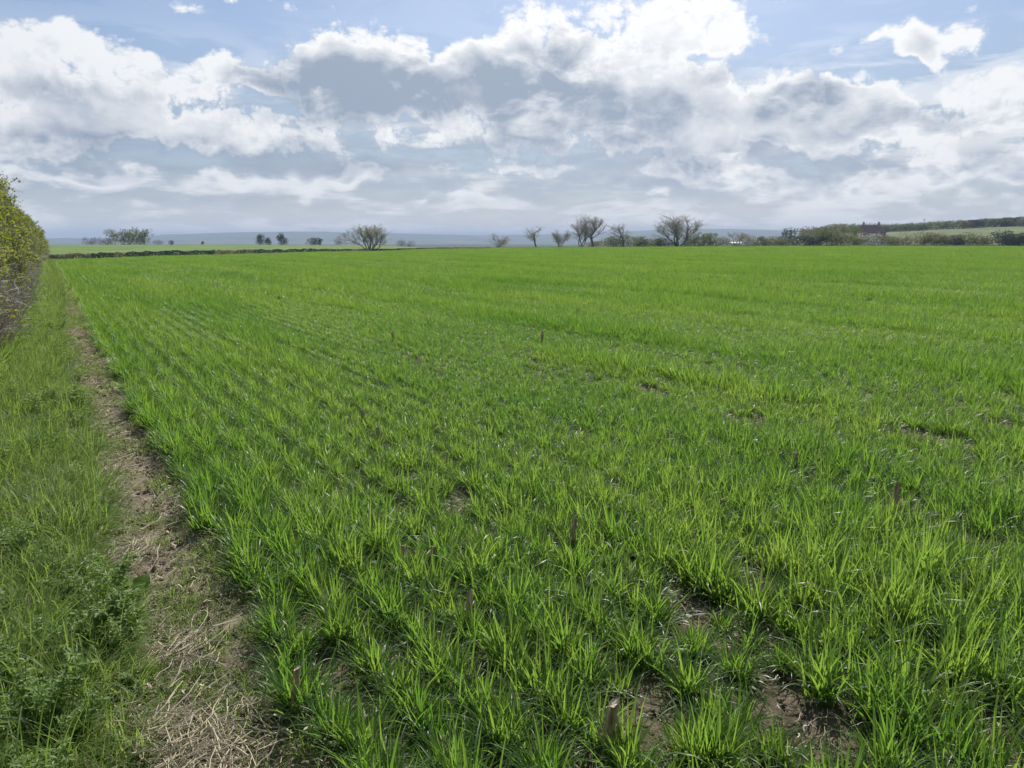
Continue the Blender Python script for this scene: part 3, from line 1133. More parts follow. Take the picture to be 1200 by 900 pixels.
def maize_stub(u, v, h, r, lean, laz, label, group=None, husk=True, split=False, seed=0):
    x, y = ground_at(u, v)
    q = np.random.default_rng(900 + seed)
    h *= .86
    lean = lean * 1.5 + .05
    root = empty('maize_stub', (x, y, land1(x, y) - .03), q.uniform(0, 6))
    root.rotation_euler = (lean * math.cos(laz), lean * math.sin(laz), q.uniform(0, 6))
    tag(root, label, 'stalk stub', group)
    g = Geo()
    n = 12
    zz = np.array([0, .25, .3, .33, .37, .42, .7, .74, .78, .82, .94, 1.0]) * (h + .03)
    rr = np.array([1.15, 1.02, 1.1, 1.2, 1.08, 1.0, .98, 1.06, 1.14, 1.03, .96, .93]) * r
    pts = np.stack([q.normal(0, .0008, n), q.normal(0, .0008, n), zz], -1)
    sides = 9
    pts2 = pts.copy()
    g.tube(pts2, rr, sides, .5, cap=False)
    vv = g.v[0]
    slant = q.uniform(.3, 1.0)
    top = vv[-sides:]
    top[:, 2] += (top[:, 0]) * slant + q.normal(0, r * .2, sides)
    g.build('stalk', M_STUB, root, smooth=True)
    c = Geo()
    ct = top.mean(0)
    ring = ct + (top - ct) * .86 - np.array([0, 0, r * .22])
    rim = ct + (top - ct) * .99 - np.array([0, 0, .0006])
    vs = list(rim) + list(ring) + [ct - np.array([0, 0, r * .35])]
    fs = [(j, (j + 1) % sides, sides + (j + 1) % sides, sides + j) for j in range(sides)] + [(sides + j, sides + (j + 1) % sides, 2 * sides) for j in range(sides)]
    c.add(vs, fs)
    c.build('cut_face', M_PITH, root)
    if husk:
        for i in range(3):
            s = Geo()
            a0 = q.uniform(0, 6)
            k = 6
            us = np.linspace(0, 1, k)
            vs = []
            out_ = q.uniform(.3, 1.0)
            for uu in us:
                rad = r * 1.1 + out_ * .05 * uu ** 2
                w = r * .9 * (1 - uu) ** .6 + .0015
                z = h * (.25 + .55 * uu * q.uniform(.7, 1.0)) - out_ * .02 * uu ** 3
                p = np.array([math.cos(a0) * rad, math.sin(a0) * rad, z])
                d = np.array([-math.sin(a0), math.cos(a0), 0]) * w
                vs += [p - d, p + d]
            s.add(vs, [(2 * j, 2 * j + 1, 2 * j + 3, 2 * j + 2) for j in range(k - 1)], q.random())
            s.build('sheath', M_LITTER, root, smooth=True)
    if split:
        s2 = Geo()
        p = np.array([[r * 1.6, 0, 0], [r * 1.9, .004, h * .5], [r * 2.5, .008, h * .86]])
        s2.tube(p, [r * .8, r * .75, r * .6], 7, .5)
        s2.build('split_stalk', M_STUB, root, smooth=True)
    return root


FG = 'cut maize stubs among the wheat'
SMALL = 'short brown maize stub barely showing above the green wheat'
STUBS = [
    (708, 882, .205, .0165, .05, 1.0, 'tall ribbed maize stub with pale flat cut top in the wheat', None, True, False),
    (552, 738, .185, .0125, .10, 4.0, 'thin dark brown maize stub with frayed top beside a soil gap', None, True, False),
    (495, 664, .150, .0150, .25, 2.0, 'pale bleached maize stub leaning beside a darker one', None, True, False),
    (478, 672, .165, .0115, .05, .5, 'dark slim maize stub next to the pale leaning stub', None, False, False),
    (667, 645, .215, .0120, .08, 3.4, 'upright grey brown maize stub above the litter-strewn bare patch', None, True, False),
    (1043, 603, .230, .0170, .06, 2.5, 'split double maize stub with dark hollow foot in the wheat', None, True, True),
    (1078, 668, .150, .0150, .55, .8, 'bent maize stub trailing a pale torn sheath', None, True, False),
    (343, 838, .200, .0110, .04, 1.5, 'slender reddish maize stub in the first wheat row by the path', None, False, False),
    (446, 522, .190, .0130, .10, 2.2, SMALL, FG, True, False), (424, 502, .2, .012, .08, 5, SMALL, FG, False, False), (444, 626, .15, .011, .1, 1, SMALL, FG, False, False),
    (462, 404, .24, .016, .05, 3, SMALL, FG, False, False), 
    (636, 404, .26, .017, .05, 2, SMALL, FG, False, False), (931, 556, .2, .013, .1, 5, SMALL, FG, False, False), 
]
for i, a in enumerate(STUBS):
    maize_stub(*a, seed=i)

# ------------------------------------------------------------------ woody plants
M_BARK = plain_mat('bark', (.15, .125, .10), (.26, .225, .18), 6, .9, 5, .5, .1, (1, 1, .3))
M_BARK_D = plain_mat('dark_bark', (.17, .15, .13), (.28, .25, .215), 6, .9, 5, .5, .1, (1, 1, .3))
M_BARK_P = plain_mat('pale_bark', (.16, .145, .115), (.27, .245, .195), 6, .9, 5, .5, .1, (1, 1, .3))
M_BUD = leaf_mat('bud_leaf', (.20, .22, .09), (.30, .31, .14), (.26, .30, .08), (.40, .42, .14), trans=.35, spec=.15)
M_HEDGE = leaf_mat('hawthorn_leaf', (.115, .140, .025), (.21, .225, .05), (.26, .33, .025), (.44, .48, .06), trans=.42, rough=.45, spec=.3, drift=(.6, .5))
M_SHRUB = leaf_mat('shrub_leaf', (.10, .13, .06), (.18, .205, .095), (.13, .17, .05), (.24, .28, .09), trans=.4, spec=.03, rough=.7)
M_OLIVE = leaf_mat('olive_leaf', (.15, .155, .08), (.24, .24, .125), (.18, .19, .08), (.3, .3, .13), trans=.4, spec=.03, rough=.7)
M_EVER = leaf_mat('evergreen_leaf', (.07, .10, .068), (.12, .155, .10), (.03, .05, .02), (.05, .08, .03), trans=.2, spec=.03, rough=.7)
M_BLOSSOM = leaf_mat('blossom', (.45, .46, .40), (.70, .70, .64), (.4, .42, .35), (.55, .56, .5), trans=.3, spec=.1)
M_TWIG = plain_mat('grey_twig', (.40, .37, .33), (.55, .51, .46), 9, .9, 3)
M_DRY = leaf_mat('dry_stem', (.26, .21, .13), (.42, .35, .22), (.15, .12, .07), (.25, .2, .12), trans=.2, spec=.1)
M_PURPLE = plain_mat('bare_crown_twig', (.17, .14, .135), (.27, .235, .22), 3, .9, 3)


def cards(centres, size, rng, tint=None, flat=0.0):
    """Leaf clumps: small folded four-cornered faces turned every way."""
    n = len(centres)
    size = np.broadcast_to(np.asarray(size, float), (n,)) * rng.uniform(.6, 1.3, n)
    a = rng.normal(0, 1, (n, 3))
    a[:, 2] += flat
    a /= np.linalg.norm(a, axis=1)[:, None]
    r = rng.normal(0, 1, (n, 3))
    u = np.cross(a, r)
    u /= np.linalg.norm(u, axis=1)[:, None] + 1e-9
    w = np.cross(a, u)
    S = size[:, None]
    asp = rng.uniform(.45, .9, (n, 1))
    V = np.stack([centres - u * S, centres - w * S * asp + a * S * .2, centres + u * S * 1.05, centres + w * S * asp + a * S * .15], 1)
    F = (np.arange(n)[:, None] * 4 + np.arange(4)[None, :])
    t = rng.random(n) if tint is None else tint
    return V.reshape(-1, 3), [tuple(f) for f in F.tolist()], np.repeat(t, 4)


def grow(g, twigs, p, d, L, r, level, maxl, rng, spec, tips):
    """One limb and what branches off it."""
    n = 5 if level < 2 else 3
    pts = [p]
    dd = d / np.linalg.norm(d)
    wob = spec.get('wob', .16) * (1 + .35 * level)
    for i in range(n):
        dd = dd + rng.normal(0, wob, 3) + np.array([0, 0, spec.get('up', .05) * (1 if level else .3)])
        dd /= np.linalg.norm(dd)
        pts.append(pts[-1] + dd * L / n)
    pts = np.array(pts)
    rend = r * (.62 if level == 0 else .35)
    rad = np.maximum(np.linspace(r, rend, n + 1), spec['rmin'])
    (g if level < 2 else twigs).tube(pts, rad, 7 if level == 0 else (4 if level == 1 else 3), rng.random(), cap=level < 2)
    if level >= maxl:
        tips.append(pts[-1])
        tips.append(pts[len(pts) // 2])
        return
    k = spec['kids'][level]
    f0 = spec.get('first', .35) if level == 0 else .25
    for i in range(k):
        f = f0 + (1 - f0) * (i + rng.random() * .8) / k
        f = min(f, 1.0)
        j = f * n
        j0 = min(int(j), n - 1)
        q = pts[j0] + (pts[j0 + 1] - pts[j0]) * (j - j0)
        ax = pts[j0 + 1] - pts[j0]
        ax = ax / np.linalg.norm(ax)
        ang = spec.get('ang', .75) * rng.uniform(.6, 1.3) * (1 - .45 * f if level == 0 else 1)
        az_ = i * 2.4 + rng.normal(0, .5)
        ref = np.cross(ax, [0, 0, 1.0]) if abs(ax[2]) < .95 else np.array([1.0, 0, 0])
        ref /= np.linalg.norm(ref)
        o = ref * math.cos(az_) + np.cross(ax, ref) * math.sin(az_)
        nd = ax * math.cos(ang) + o * math.sin(ang)
        ln = L * spec.get('ratio', .62) * rng.uniform(.65, 1.15) * (1.0 - .35 * f if level == 0 else 1.0)
        grow(g, twigs, q, nd, ln, max(rend if f > .9 else np.interp(f, [0, 1], [r * .6, r * .38]), spec['rmin']), level + 1, maxl, rng, spec, tips)


def fit(geos, height, width):
    """Scale what was grown to the height and width wanted."""
    allv = np.concatenate([np.concatenate(g.v) for g in geos if g.v])
    hz = np.percentile(allv[:, 2], 99.7)
    wx = (np.percentile(allv[:, 0], 98.5) - np.percentile(allv[:, 0], 1.5))
    sx = width / max(wx, .1)
    sz = height / max(hz, .1)
    for g in geos:
        g.v = [v * np.array([sx, sx, sz]) for v in g.v]


def make_tree(u, dist, height, width, label, group=None, seed=0, spec=None, bark=None, twigm=None, buds=0, budm=None, bud_size=.14, name='bare_tree', stems=1, cat='tree', maxl=3, lean=0.0):
    rng = np.random.default_rng(seed)
    sp = dict(kids=[9, 7, 6], rmin=.011, ratio=.6, ang=.8)
    sp.update(spec or {})
    x, y = polar(u, dist)
    root = empty(name, (x, y, land1(x, y) - .15))
    tag(root, label, cat, group)
    g, tw, tips = Geo(), Geo(), []
    for k in range(stems):
        if stems == 1:
            d, p, L, r = np.array([lean, 0, 1.0]), np.zeros(3), height * .62, height * .021
        else:
            a = 2 * math.pi * k / stems + rng.normal(0, .4)
            tl = rng.uniform(.1, .55)
            d = np.array([math.cos(a) * tl, math.sin(a) * tl, 1.0])
            p = np.array([math.cos(a), math.sin(a), 0]) * .25
            L, r = height * rng.uniform(.5, .7), height * .011
        grow(g, tw, p, d, L, r, 0, maxl, rng, sp, tips)
    fit([g, tw], height, width)
    tw_v = np.concatenate(tw.v)
    g.build('trunk', bark or M_BARK, root, smooth=True)
    tw.build('crown', twigm or M_TWIG, root)
    if buds:
        pick = tw_v[rng.integers(0, len(tw_v), buds)] + rng.normal(0, .12, (buds, 3))
        b_ = Geo()
        b_.add(*cards(pick, bud_size, rng))
        b_.build('young_leaves', budm or M_BUD, root)
    return root


def hpx(px, dist, u):
    """Metres for so many pixels of the photograph at that distance and column."""
    return px * dist * math.cos(pix_az(u)) / 900


BT = 'bare trees along the far field edge'
make_tree(433, 212, hpx(31, 212, 431), hpx(50, 212, 431), 'wide many-stemmed tree in pale bud standing by the low hedge', BT, 1, dict(kids=[7, 6, 5], ang=.55, up=.10, rmin=.010), M_BARK_P, M_TWIG, 3600, M_BUD, .09, stems=9, name='willow')
make_tree(582, 262, hpx(18, 262, 582), hpx(22, 262, 582), 'small thin bare tree standing alone with open spreading branches', BT, 2, dict(kids=[7, 6, 5], ang=.6, first=.15), M_BARK_D, M_TWIG, 350, M_OLIVE, .08, stems=5)
make_tree(629, 266, hpx(25, 266, 629), hpx(21, 266, 629), 'crooked bare tree with dark leaning trunk and lopsided crown', BT, 33, dict(kids=[8, 7, 5], ang=.9, wob=.22), M_BARK, M_TWIG, 350, M_OLIVE, .08, lean=-.35)
make_tree(656, 268, hpx(21, 268, 656), hpx(22, 268, 656), 'short bare tree with dense rounded twiggy crown', BT, 4, dict(kids=[9, 7, 6], ang=.65, first=.2), M_BARK, M_TWIG, 900, M_OLIVE, .09, stems=5)
make_tree(681, 272, hpx(37, 272, 681), hpx(30, 272, 681), 'tall pale grey twiggy tree beside the dark forked tree', BT, 5, dict(kids=[10, 7, 6], ang=.6, up=.1, first=.15), M_BARK_P, M_TWIG, 1100, M_OLIVE, .09, stems=4)
make_tree(695, 274, hpx(35, 274, 695), hpx(32, 274, 695), 'dark forked bare tree with thick ivy-clad limbs', BT, 61, dict(kids=[7, 7, 6], ang=.6, wob=.12, first=.3, up=.12), M_BARK_D, M_TWIG, 500, M_OLIVE, .08)
make_tree(731, 276, hpx(29, 276, 731), hpx(27, 276, 731), 'gaunt dark bare tree rising from grey green bushes', BT, 7, dict(kids=[10, 6, 5], ang=.95, first=.2), M_BARK_D, M_TWIG, 350, M_OLIVE, .08)
make_tree(795, 284, hpx(37, 284, 795), hpx(50, 284, 795), 'broad domed tree with pale stems and yellow green buds', BT, 8, dict(kids=[8, 6, 5], ang=.5, up=.12), M_BARK_P, M_TWIG, 3000, M_BUD, .10, stems=8)
make_tree(862, 288, hpx(18, 288, 862), hpx(26, 288, 862), 'low open-branched tree in front of the white shed', BT, 9, dict(kids=[7, 5, 5], ang=.7), M_BARK_D, M_TWIG, 350, M_BUD, .14, stems=3)
make_tree(922, 300, hpx(22, 300, 922), hpx(16, 300, 922), 'dark narrow tree standing above the field hedge', BT, 10, dict(kids=[9, 6, 4], ang=.6, first=.15), M_BARK_D, M_TWIG, 700, M_EVER, .2, stems=2)


# ---- leafy shrubs and far trees: a few shapes, then copies
def blob_points(n, w, h, rng, lobes=9, low=.0):
    c = np.stack([rng.normal(0, .20, lobes), rng.normal(0, .20, lobes), rng.uniform(.30, .75, lobes)], -1)
    c[0] = (0, 0, .72)
    rr = rng.uniform(.18, .32, lobes) * (1.25 - .5 * c[:, 2])
    k = rng.integers(0, lobes, n)
    d = rng.normal(0, 1, (n, 3))
    d /= np.linalg.norm(d, axis=1)[:, None]
    p = c[k] + d * (rng.random(n) ** .30 * rr[k])[:, None] * np.array([1, 1, 1.15])
    skirt = rng.random(n) < .22                      # growth that reaches down to the ground
    a = rng.uniform(0, 2 * math.pi, n)
    p[skirt] = np.stack([np.cos(a) * rng.uniform(.1, .42, n), np.sin(a) * rng.uniform(.1, .42, n), rng.uniform(0, .4, n)], -1)[skirt]
    x0, x1 = np.percentile(p[:, 0], [1, 99])
    p[:, 0] = (p[:, 0] - (x0 + x1) / 2) / (x1 - x0) * w
    p[:, 1] = p[:, 1] / (x1 - x0) * w
    p[:, 2] = p[:, 2] / np.percentile(p[:, 2], 99) * h
    keep = p[:, 2] > low * h * rng.uniform(.4, 1.3, n)
    return p[keep]


def shrub_proto(name, mat, n, w, h, seed, size=.22, low=.0, bark=None, wisps=60, trunk=False):
    """Parts of a shrub or small tree: stems and foliage; copied for each one."""
    rng = np.random.default_rng(seed)
    st, tw, tips = Geo(), Geo(), []
    sp = dict(kids=[5, 4], rmin=.015, ratio=.5, ang=.6)
    for k in range(1 if trunk else 5):
        a = rng.uniform(0, 6.28)
        tl = .08 if trunk else .35
        grow(st, tw, np.array([math.cos(a) * .2, math.sin(a) * .2, 0]) * (0 if trunk else w * .4), np.array([math.cos(a) * tl, math.sin(a) * tl, 1.0]), h * .5, h * (.024 if trunk else .010), 0, 2, rng, sp, tips)
    fo = Geo()
    p = blob_points(n, w, h, rng, 10, low)
    fo.add(*cards(p, size, rng))
    # wisps that break the outline
    top = p[np.argsort(-p[:, 2] - rng.random(len(p)) * h * .4)[:wisps]]
    for q in top:
        e = q + np.array([rng.normal(0, .3), rng.normal(0, .3), rng.uniform(.2, .8)]) * h * .10
        tw.tube(np.array([q, (q + e) / 2 + rng.normal(0, .03, 3), e]), [.025, .02, .015], 3, .5, cap=False)
    a = st.build('stem', bark or M_BARK, link=False)
    b_ = tw.build('twigs', bark or M_TWIG, link=False)
    c = fo.build('crown', mat, link=False)
    for o in (a, b_, c):
        o['kind'] = 'stuff'
    if trunk:
        a['plain'] = 'trunk'
    return a, b_, c, w, h


def plant(proto, name, label, cat, u, dist, width, height, group=None, rz=None, sink=.1):
    a, b_, c, w, h = proto
    x, y = polar(u, dist)
    root = empty(name, (x, y, land1(x, y) - sink), RNG.uniform(0, 6.28) if rz is None else rz)
    root.scale = (width / w, width / w, height / h)
    tag(root, label, cat, group)
    for part, nm in ((a, 'trunk' if 'plain' in a else 'stem'), (b_, 'twigs'), (c, 'crown')):
        o = part.copy()
        o.name = nm
        COL.objects.link(o)
        o.parent = root
    return root


SH = [shrub_proto('shrub', M_SHRUB, 1500, 8, 4.5, 20 + i, .20) for i in range(3)]
SO = [shrub_proto('shrub', M_OLIVE, 1200, 8, 4.5, 30 + i, .18, wisps=120) for i in range(3)]
SD = [shrub_proto('shrub', M_EVER, 1600, 8, 4.8, 40 + i, .22) for i in range(2)]
SB = [shrub_proto('shrub', M_BLOSSOM, 1400, 8, 4.8, 50, .17)]
SR = [shrub_proto('shrub', M_DRY, 900, 6, 2.2, 55, .14, wisps=150)]
KINDS = {'g': SH, 'o': SO, 'd': SD, 'b': SB, 'r': SR}
#        u    top  half width kind label (None: the shared one of its kind)
SHRUBS = [
    (698, 283, 9, 'r', 'tan dry bramble clump at the foot of the forked tree'), (716, 278, 12, 'o', 'grey green bush beside the forked tree'), (734, 277, 14, 'g', 'green bush around the foot of the gaunt tree'),
    (752, 279.5, 14, 'g', 'green bush between the gaunt tree and the broad domed tree'), (772, 280, 10, 'g', 'small green bush close under the broad domed tree'), (782, 280, 9, 'o', 'low olive bush tucked in front of the domed tree stems'), (812, 277, 12, 'g', 'tall bush against the side of the broad domed tree'), (829, 274.5, 14, 'g', 'rounded green bush midway between domed tree and white shed'), (845, 278, 10, 'o', 'olive bush just before the white shed'),
    (878, 277, 11, 'o', 'olive bush just past the white shed by the grey post'), (892, 278, 11, 'g', 'green bush behind the grey wooden post'), (906, 278, 10, 'o', 'olive bush between the grey post and the narrow dark tree'), (918, 279, 10, 'g', 'green bush at the foot of the narrow dark tree'), (939, 276, 17, 'd', 'low dark rounded bush next to the narrow dark tree'), (955, 275, 11, 'o', 'olive bush between the low dark bush and the tallest hedge shrub'),
    (965, 268, 13, 'g', 'tall bushy tree-like shrub standing highest in the field hedge'), (981, 271, 14, 'o', 'broad olive bush below the copse beside the tallest hedge shrub'), (996, 276, 12, 'g', 'green bush between the copse and the farmhouse'), (1008, 279, 9, 'g', 'small green bush touching the white blossom bush'),
    (1021, 274, 14, 'b', 'white blossoming bush in front of the farmhouse'), (1038, 277, 12, 'g', 'green bush on the far side of the white blossom bush'), (1051, 278.5, 9, 'o', 'small olive bush beside the short pale post'), (1062, 279, 9, 'o', 'small olive bush behind the short pale post'), (1078, 273, 12, 'o', 'tall olive bush below the telegraph pole'), (1091, 274, 11, 'g', 'green bush next to the tall olive bush below the pole'),
    (1104, 275, 11, 'o', 'olive bush next to a dark evergreen bush below the tilled slope'), (1115, 277, 13, 'd', None), (1133, 274, 13, 'g', None), (1149, 277.5, 10, 'o', None), (1160, 278, 9, 'o', None), (1176, 272, 13, 'd', None), (1190, 275, 11, 'g', None), (1204, 274, 13, 'd', None), (1222, 274, 14, 'g', None),
]
KL = {'g': 'mid green bush in the field hedge under the dark end of the ridge wood', 'o': 'olive bush between dark bushes in the field hedge under the tilled slope', 'd': 'dark evergreen bush in the far field hedge below the tilled slope'}
KN = {'g': 'hedge_shrub', 'o': 'hedge_shrub', 'd': 'evergreen_shrub', 'b': 'blossom_shrub', 'r': 'dry_bramble'}
for i, (u, top, hw, kd, lab) in enumerate(SHRUBS):
    dist = float(edge_dist(pix_az(u))) + 4 + RNG.uniform(0, 4)
    x, y = polar(u, dist)
    zt = EYE + (281 - top) / 900 * dist * math.cos(pix_az(u))
    pr = KINDS[kd][i % len(KINDS[kd])]
    plant(pr, KN[kd], lab or KL[kd], 'shrub', u, dist, hpx(hw * 2.6, dist, u), zt - land1(x, y) + .25, None if lab else 'bushes of the far field hedge: ' + {'g': 'green', 'o': 'olive', 'd': 'dark'}.get(kd, ''))

# ---- wood on the ridge, trees behind the pasture
TW = [shrub_proto('tree', M_OLIVE, 700, 8, 9, 70 + i, .34, trunk=True, low=.03, wisps=70) for i in range(3)]
TG = [shrub_proto('tree', M_SHRUB, 800, 8, 9, 80 + i, .36, trunk=True, low=.03, wisps=40) for i in range(3)]
TP = [shrub_proto('tree', M_PURPLE, 600, 8, 8, 90 + i, .26, trunk=True, low=.03, wisps=120) for i in range(2)]
TE = [shrub_proto('tree', M_EVER, 900, 6, 9, 95 + i, .34, trunk=True, low=.03, wisps=20) for i in range(2)]
ridge_u = [930, 975, 1040, 1080, 1105, 1150, 1180, 1240]
ridge_v = [269, 264, 263.5, 263, 260, 259.5, 256.5, 254]
for row, (dist, dv) in enumerate(((600, 1.5), (632, 0.0))):
    u = 942 + row * 5
    while u < 1236:
        top = np.interp(u, ridge_u, ridge_v) + dv + RNG.uniform(-1.2, 1.6)
        x, y = polar(u, dist)
        zt = EYE + (281 - top) / 900 * dist * math.cos(pix_az(u))
        h = max(5.0, zt - land1(x, y))
        kd = RNG.random()
        dk = u > 1130
        pr, lab, gr = ((TE[0], 'dark evergreen tree in the wood along the ridge', 'dark trees of the ridge wood') if kd < (.45 if dk else .1) else
                       (TG[int(RNG.integers(3))], 'green tree in the wood along the ridge', 'green trees of the ridge wood') if kd < .6 else
                       (TW[int(RNG.integers(3))], 'pale budding tree in the wood along the ridge', 'budding trees of the ridge wood'))
        plant(pr, 'ridge_tree', lab, 'tree', u, dist + RNG.uniform(-8, 8), RNG.uniform(8, 11.5), h * RNG.uniform(.92, 1.08), gr)
        u += RNG.uniform(5.5, 9)
for u, dist, top, wpx, pr in ((938, 430, 268, 18, TW[0]), (948, 440, 266, 17, TP[0]), (957, 420, 266.5, 14, TW[1]), (972, 430, 264, 22, TW[2]), (988, 440, 263, 22, TW[0]), (1000, 425, 265, 16, TG[1])):
    x, y = polar(u, dist)
    plant(pr, 'copse_tree', 'pale leafing tree in the copse to the side of the farmhouse', 'tree', u, dist, hpx(wpx, dist, u), EYE + (281 - top) / 900 * dist * math.cos(pix_az(u)) - land1(x, y), 'trees of the copse beside the farmhouse')

LEFT = [(101, 278, 9, TP[0], 'low purplish bare tree in a row behind the far pasture'), (109, 278.5, 9, TP[1], 'low purplish bare tree in a row behind the far pasture'), (117, 278, 9, TP[0], 'low purplish bare tree in a row behind the far pasture'),
        (124, 279, 8, TP[1], 'low purplish bare tree in a row behind the far pasture'), (130, 269.5, 14, TW[0], 'round airy tree beside the purplish row behind the pasture'), (146, 269.5, 17, TG[0], 'rounded grey green tree at the airy tree side of the clump'),
        (157, 268.5, 15, TG[1], 'rounded grey green tree in the middle of the pasture clump'), (169, 269.5, 17, TG[2], 'broad grey green tree closing the pasture clump'), (184, 281, 13, TP[0], 'low pinkish scrub beside the pasture tree clump'),
        (200, 281.5, 5, TE[0], 'tiny dark bush alone on the pasture skyline'), (237, 282.5, 4, TE[1], 'tiny dark bush alone on the pasture skyline'), (305, 274.5, 10, TE[0], 'tall dark conifer of a pair on the pasture skyline'), (314, 278.5, 9, TE[1], 'shorter dark conifer of a pair on the pasture skyline'),
        (331, 274, 12, TE[1], 'single pointed dark conifer on the pasture skyline'), (366, 278.5, 15, TE[0], 'low dark spreading evergreen on the pasture skyline'), (375, 280, 4, TE[1], 'thin dark sapling beside the low spreading evergreen'),
        (396, 277, 9, TP[1], 'thin bare tree behind the many-stemmed willow'), (470, 281, 12, TP[0], 'faint low bare tree on the falling end of the pasture'), (480, 282, 10, TP[1], 'faint low bare tree on the falling end of the pasture')]
for u, top, wpx, pr, lab in LEFT:
    dist = 415 + RNG.uniform(0, 25)
    x, y = polar(u, dist)
    gr = {'low p': 'purplish bare row behind the pasture', 'tiny ': 'tiny skyline bushes', 'faint': 'faint trees at the end of the pasture'}.get(lab[:5]) if 'pinkish' not in lab else None
    plant(pr, 'conifer' if 'conifer' in lab else 'skyline_tree', lab, 'tree', u, dist, hpx(wpx * (1.0 if pr in TE else 1.15), dist, u), max(1.0, EYE + (281 - top) / 900 * dist * math.cos(pix_az(u)) - land1(x, y)), gr)


# ---- low clipped hedge across the end of the field
def build_far_hedge():
    rng = np.random.default_rng(44)
    root = empty('boundary_hedge', (*polar(250, 177), land1(*polar(250, 177))))
    tag(root, 'low dark hedge running along the far end of the wheat below the pasture', 'hedge')
    ox, oy, oz = root.location
    n = 16000
    u = rng.uniform(40, 575, n)
    a = np.array([pix_az(q) for q in np.linspace(30, 600, 200)])
    az_ = np.interp(u, np.linspace(30, 600, 200), a)
    d = edge_dist(az_) + 1.2 + rng.uniform(0, 1.6, n)
    hh = np.interp(u, [40, 80, 170, 300, 420, 500, 575], [1.15, .95, 1.1, 1.0, .7, .55, .4]) * (.65 + .6 * fbm(u / 9, u * 0, 33, 3))
    z = hh * rng.random(n) ** .7
    x, y = np.sin(az_) * d, np.cos(az_) * d
    p = np.stack([x - ox, y - oy, land(x, y) + z - oz], -1)
    pale = (fbm(u / 22, u * 0, 66, 3) > .60) | (u < 105)
    for nm, mk, mat in (('foliage', ~pale, M_SHRUB), ('pale_twigs', pale, M_DRY)):
        g = Geo()
        q = p[mk]
        g.add(*cards(q, .13, rng))
        o = g.build(nm, mat if nm != 'foliage' else M_EVER, root)
        o['kind'] = 'stuff'
    g = Geo()
    for k in range(240):
        j = rng.integers(0, n)
        b0 = np.array([p[j, 0], p[j, 1], land1(x[j], y[j]) - oz])
        g.tube(np.array([b0, b0 + np.array([rng.normal(0, .1), rng.normal(0, .1), hh[j] * .6]), b0 + np.array([rng.normal(0, .2), rng.normal(0, .2), hh[j] * 1.1])]), [.03, .02, .012], 3, .5)
    o = g.build('stems', M_BARK_D, root)
    o['kind'] = 'stuff'


build_far_hedge()


# ---- pale uncut grass along the far edges
def far_margin():
    rng = np.random.default_rng(46)
    pr = [grass_tuft('dry_grass_tuft', 40, .35, .25, .65, .03, .06, rng, 2, 1.0, M_DRY) for _ in range(3)] + [grass_tuft('coarse_grass_tuft', 40, .35, .25, .55, .03, .06, rng, 2, 1.0, M_GRASS) for _ in range(3)]
    n = 5200
    u = rng.uniform(470, 1225, n)
    az_ = np.array([pix_az(q) for q in u])
    d = edge_dist(az_) + rng.uniform(-.3, 5.0, n)
    x, y = np.sin(az_) * d, np.cos(az_) * d
    dry = rng.random(n) < np.interp(u, [470, 700, 960, 1060, 1225], [.35, .3, .35, .9, .95])
    scatter('rough_grass_margin', pr, np.stack([x, y, land(x, y)], -1), rng.uniform(0, 6.28, n), rng.uniform(.7, 1.4, n) * np.where(u < 700, .9, 1.0),
            np.where(dry, rng.integers(0, 3, n), rng.integers(3, 6, n)), label='strip of pale dry and green rough grass along the far field edge')


far_margin()


# ------------------------------------------------------------------ tall hedge beside the path
def spray(name, n, L, leaf, mat, rng, twig=True):
    """A twig with its leaves, growing along +x."""
    g = Geo()
    k = 6
    u = np.linspace(0, 1, k)
    main = np.stack([u * L, rng.normal(0, .02, k).cumsum() * L, rng.normal(0, .02, k).cumsum() * L + .15 * L * u ** 2], -1)
    tws = [main]
    for _ in range(4):
        i = rng.integers(1, k - 1)
        d = np.array([rng.uniform(.3, .9), rng.normal(0, .7), rng.normal(0, .6)])
        d /= np.linalg.norm(d)
        l2 = L * rng.uniform(.25, .5)
        tws.append(np.stack([main[i] + d * l2 * q + rng.normal(0, .01, 3) for q in np.linspace(0, 1, 4)]))
    lv = Geo()
    for t_ in tws:
        g.tube(t_, np.linspace(.006, .003, len(t_)), 3, .4, cap=False)
    P = []
    for j in range(n):
        t_ = tws[rng.integers(0, len(tws))]
        f = rng.random() * (len(t_) - 1)
        i = min(int(f), len(t_) - 2)
        P.append(t_[i] + (t_[i + 1] - t_[i]) * (f - i) + rng.normal(0, .018, 3))
    if n:
        lv.add(*cards(np.array(P), leaf, rng))
    me_g = Geo()
    for gg in ((g, lv) if n else (g,)):
        me_g.v += gg.v
        me_g.f += [tuple(q + (0 if gg is g else g.n) for q in f) for f in gg.f]
        me_g.t += gg.t
        me_g.n += gg.n
    o = me_g.build(name, M_TWIG, link=False)
    if n:
        o.data.materials.append(mat)
        mi = np.zeros(len(me_g.f), np.int32)
        mi[len(g.f):] = 1
        o.data.polygons.foreach_set('material_index', mi)
    return o


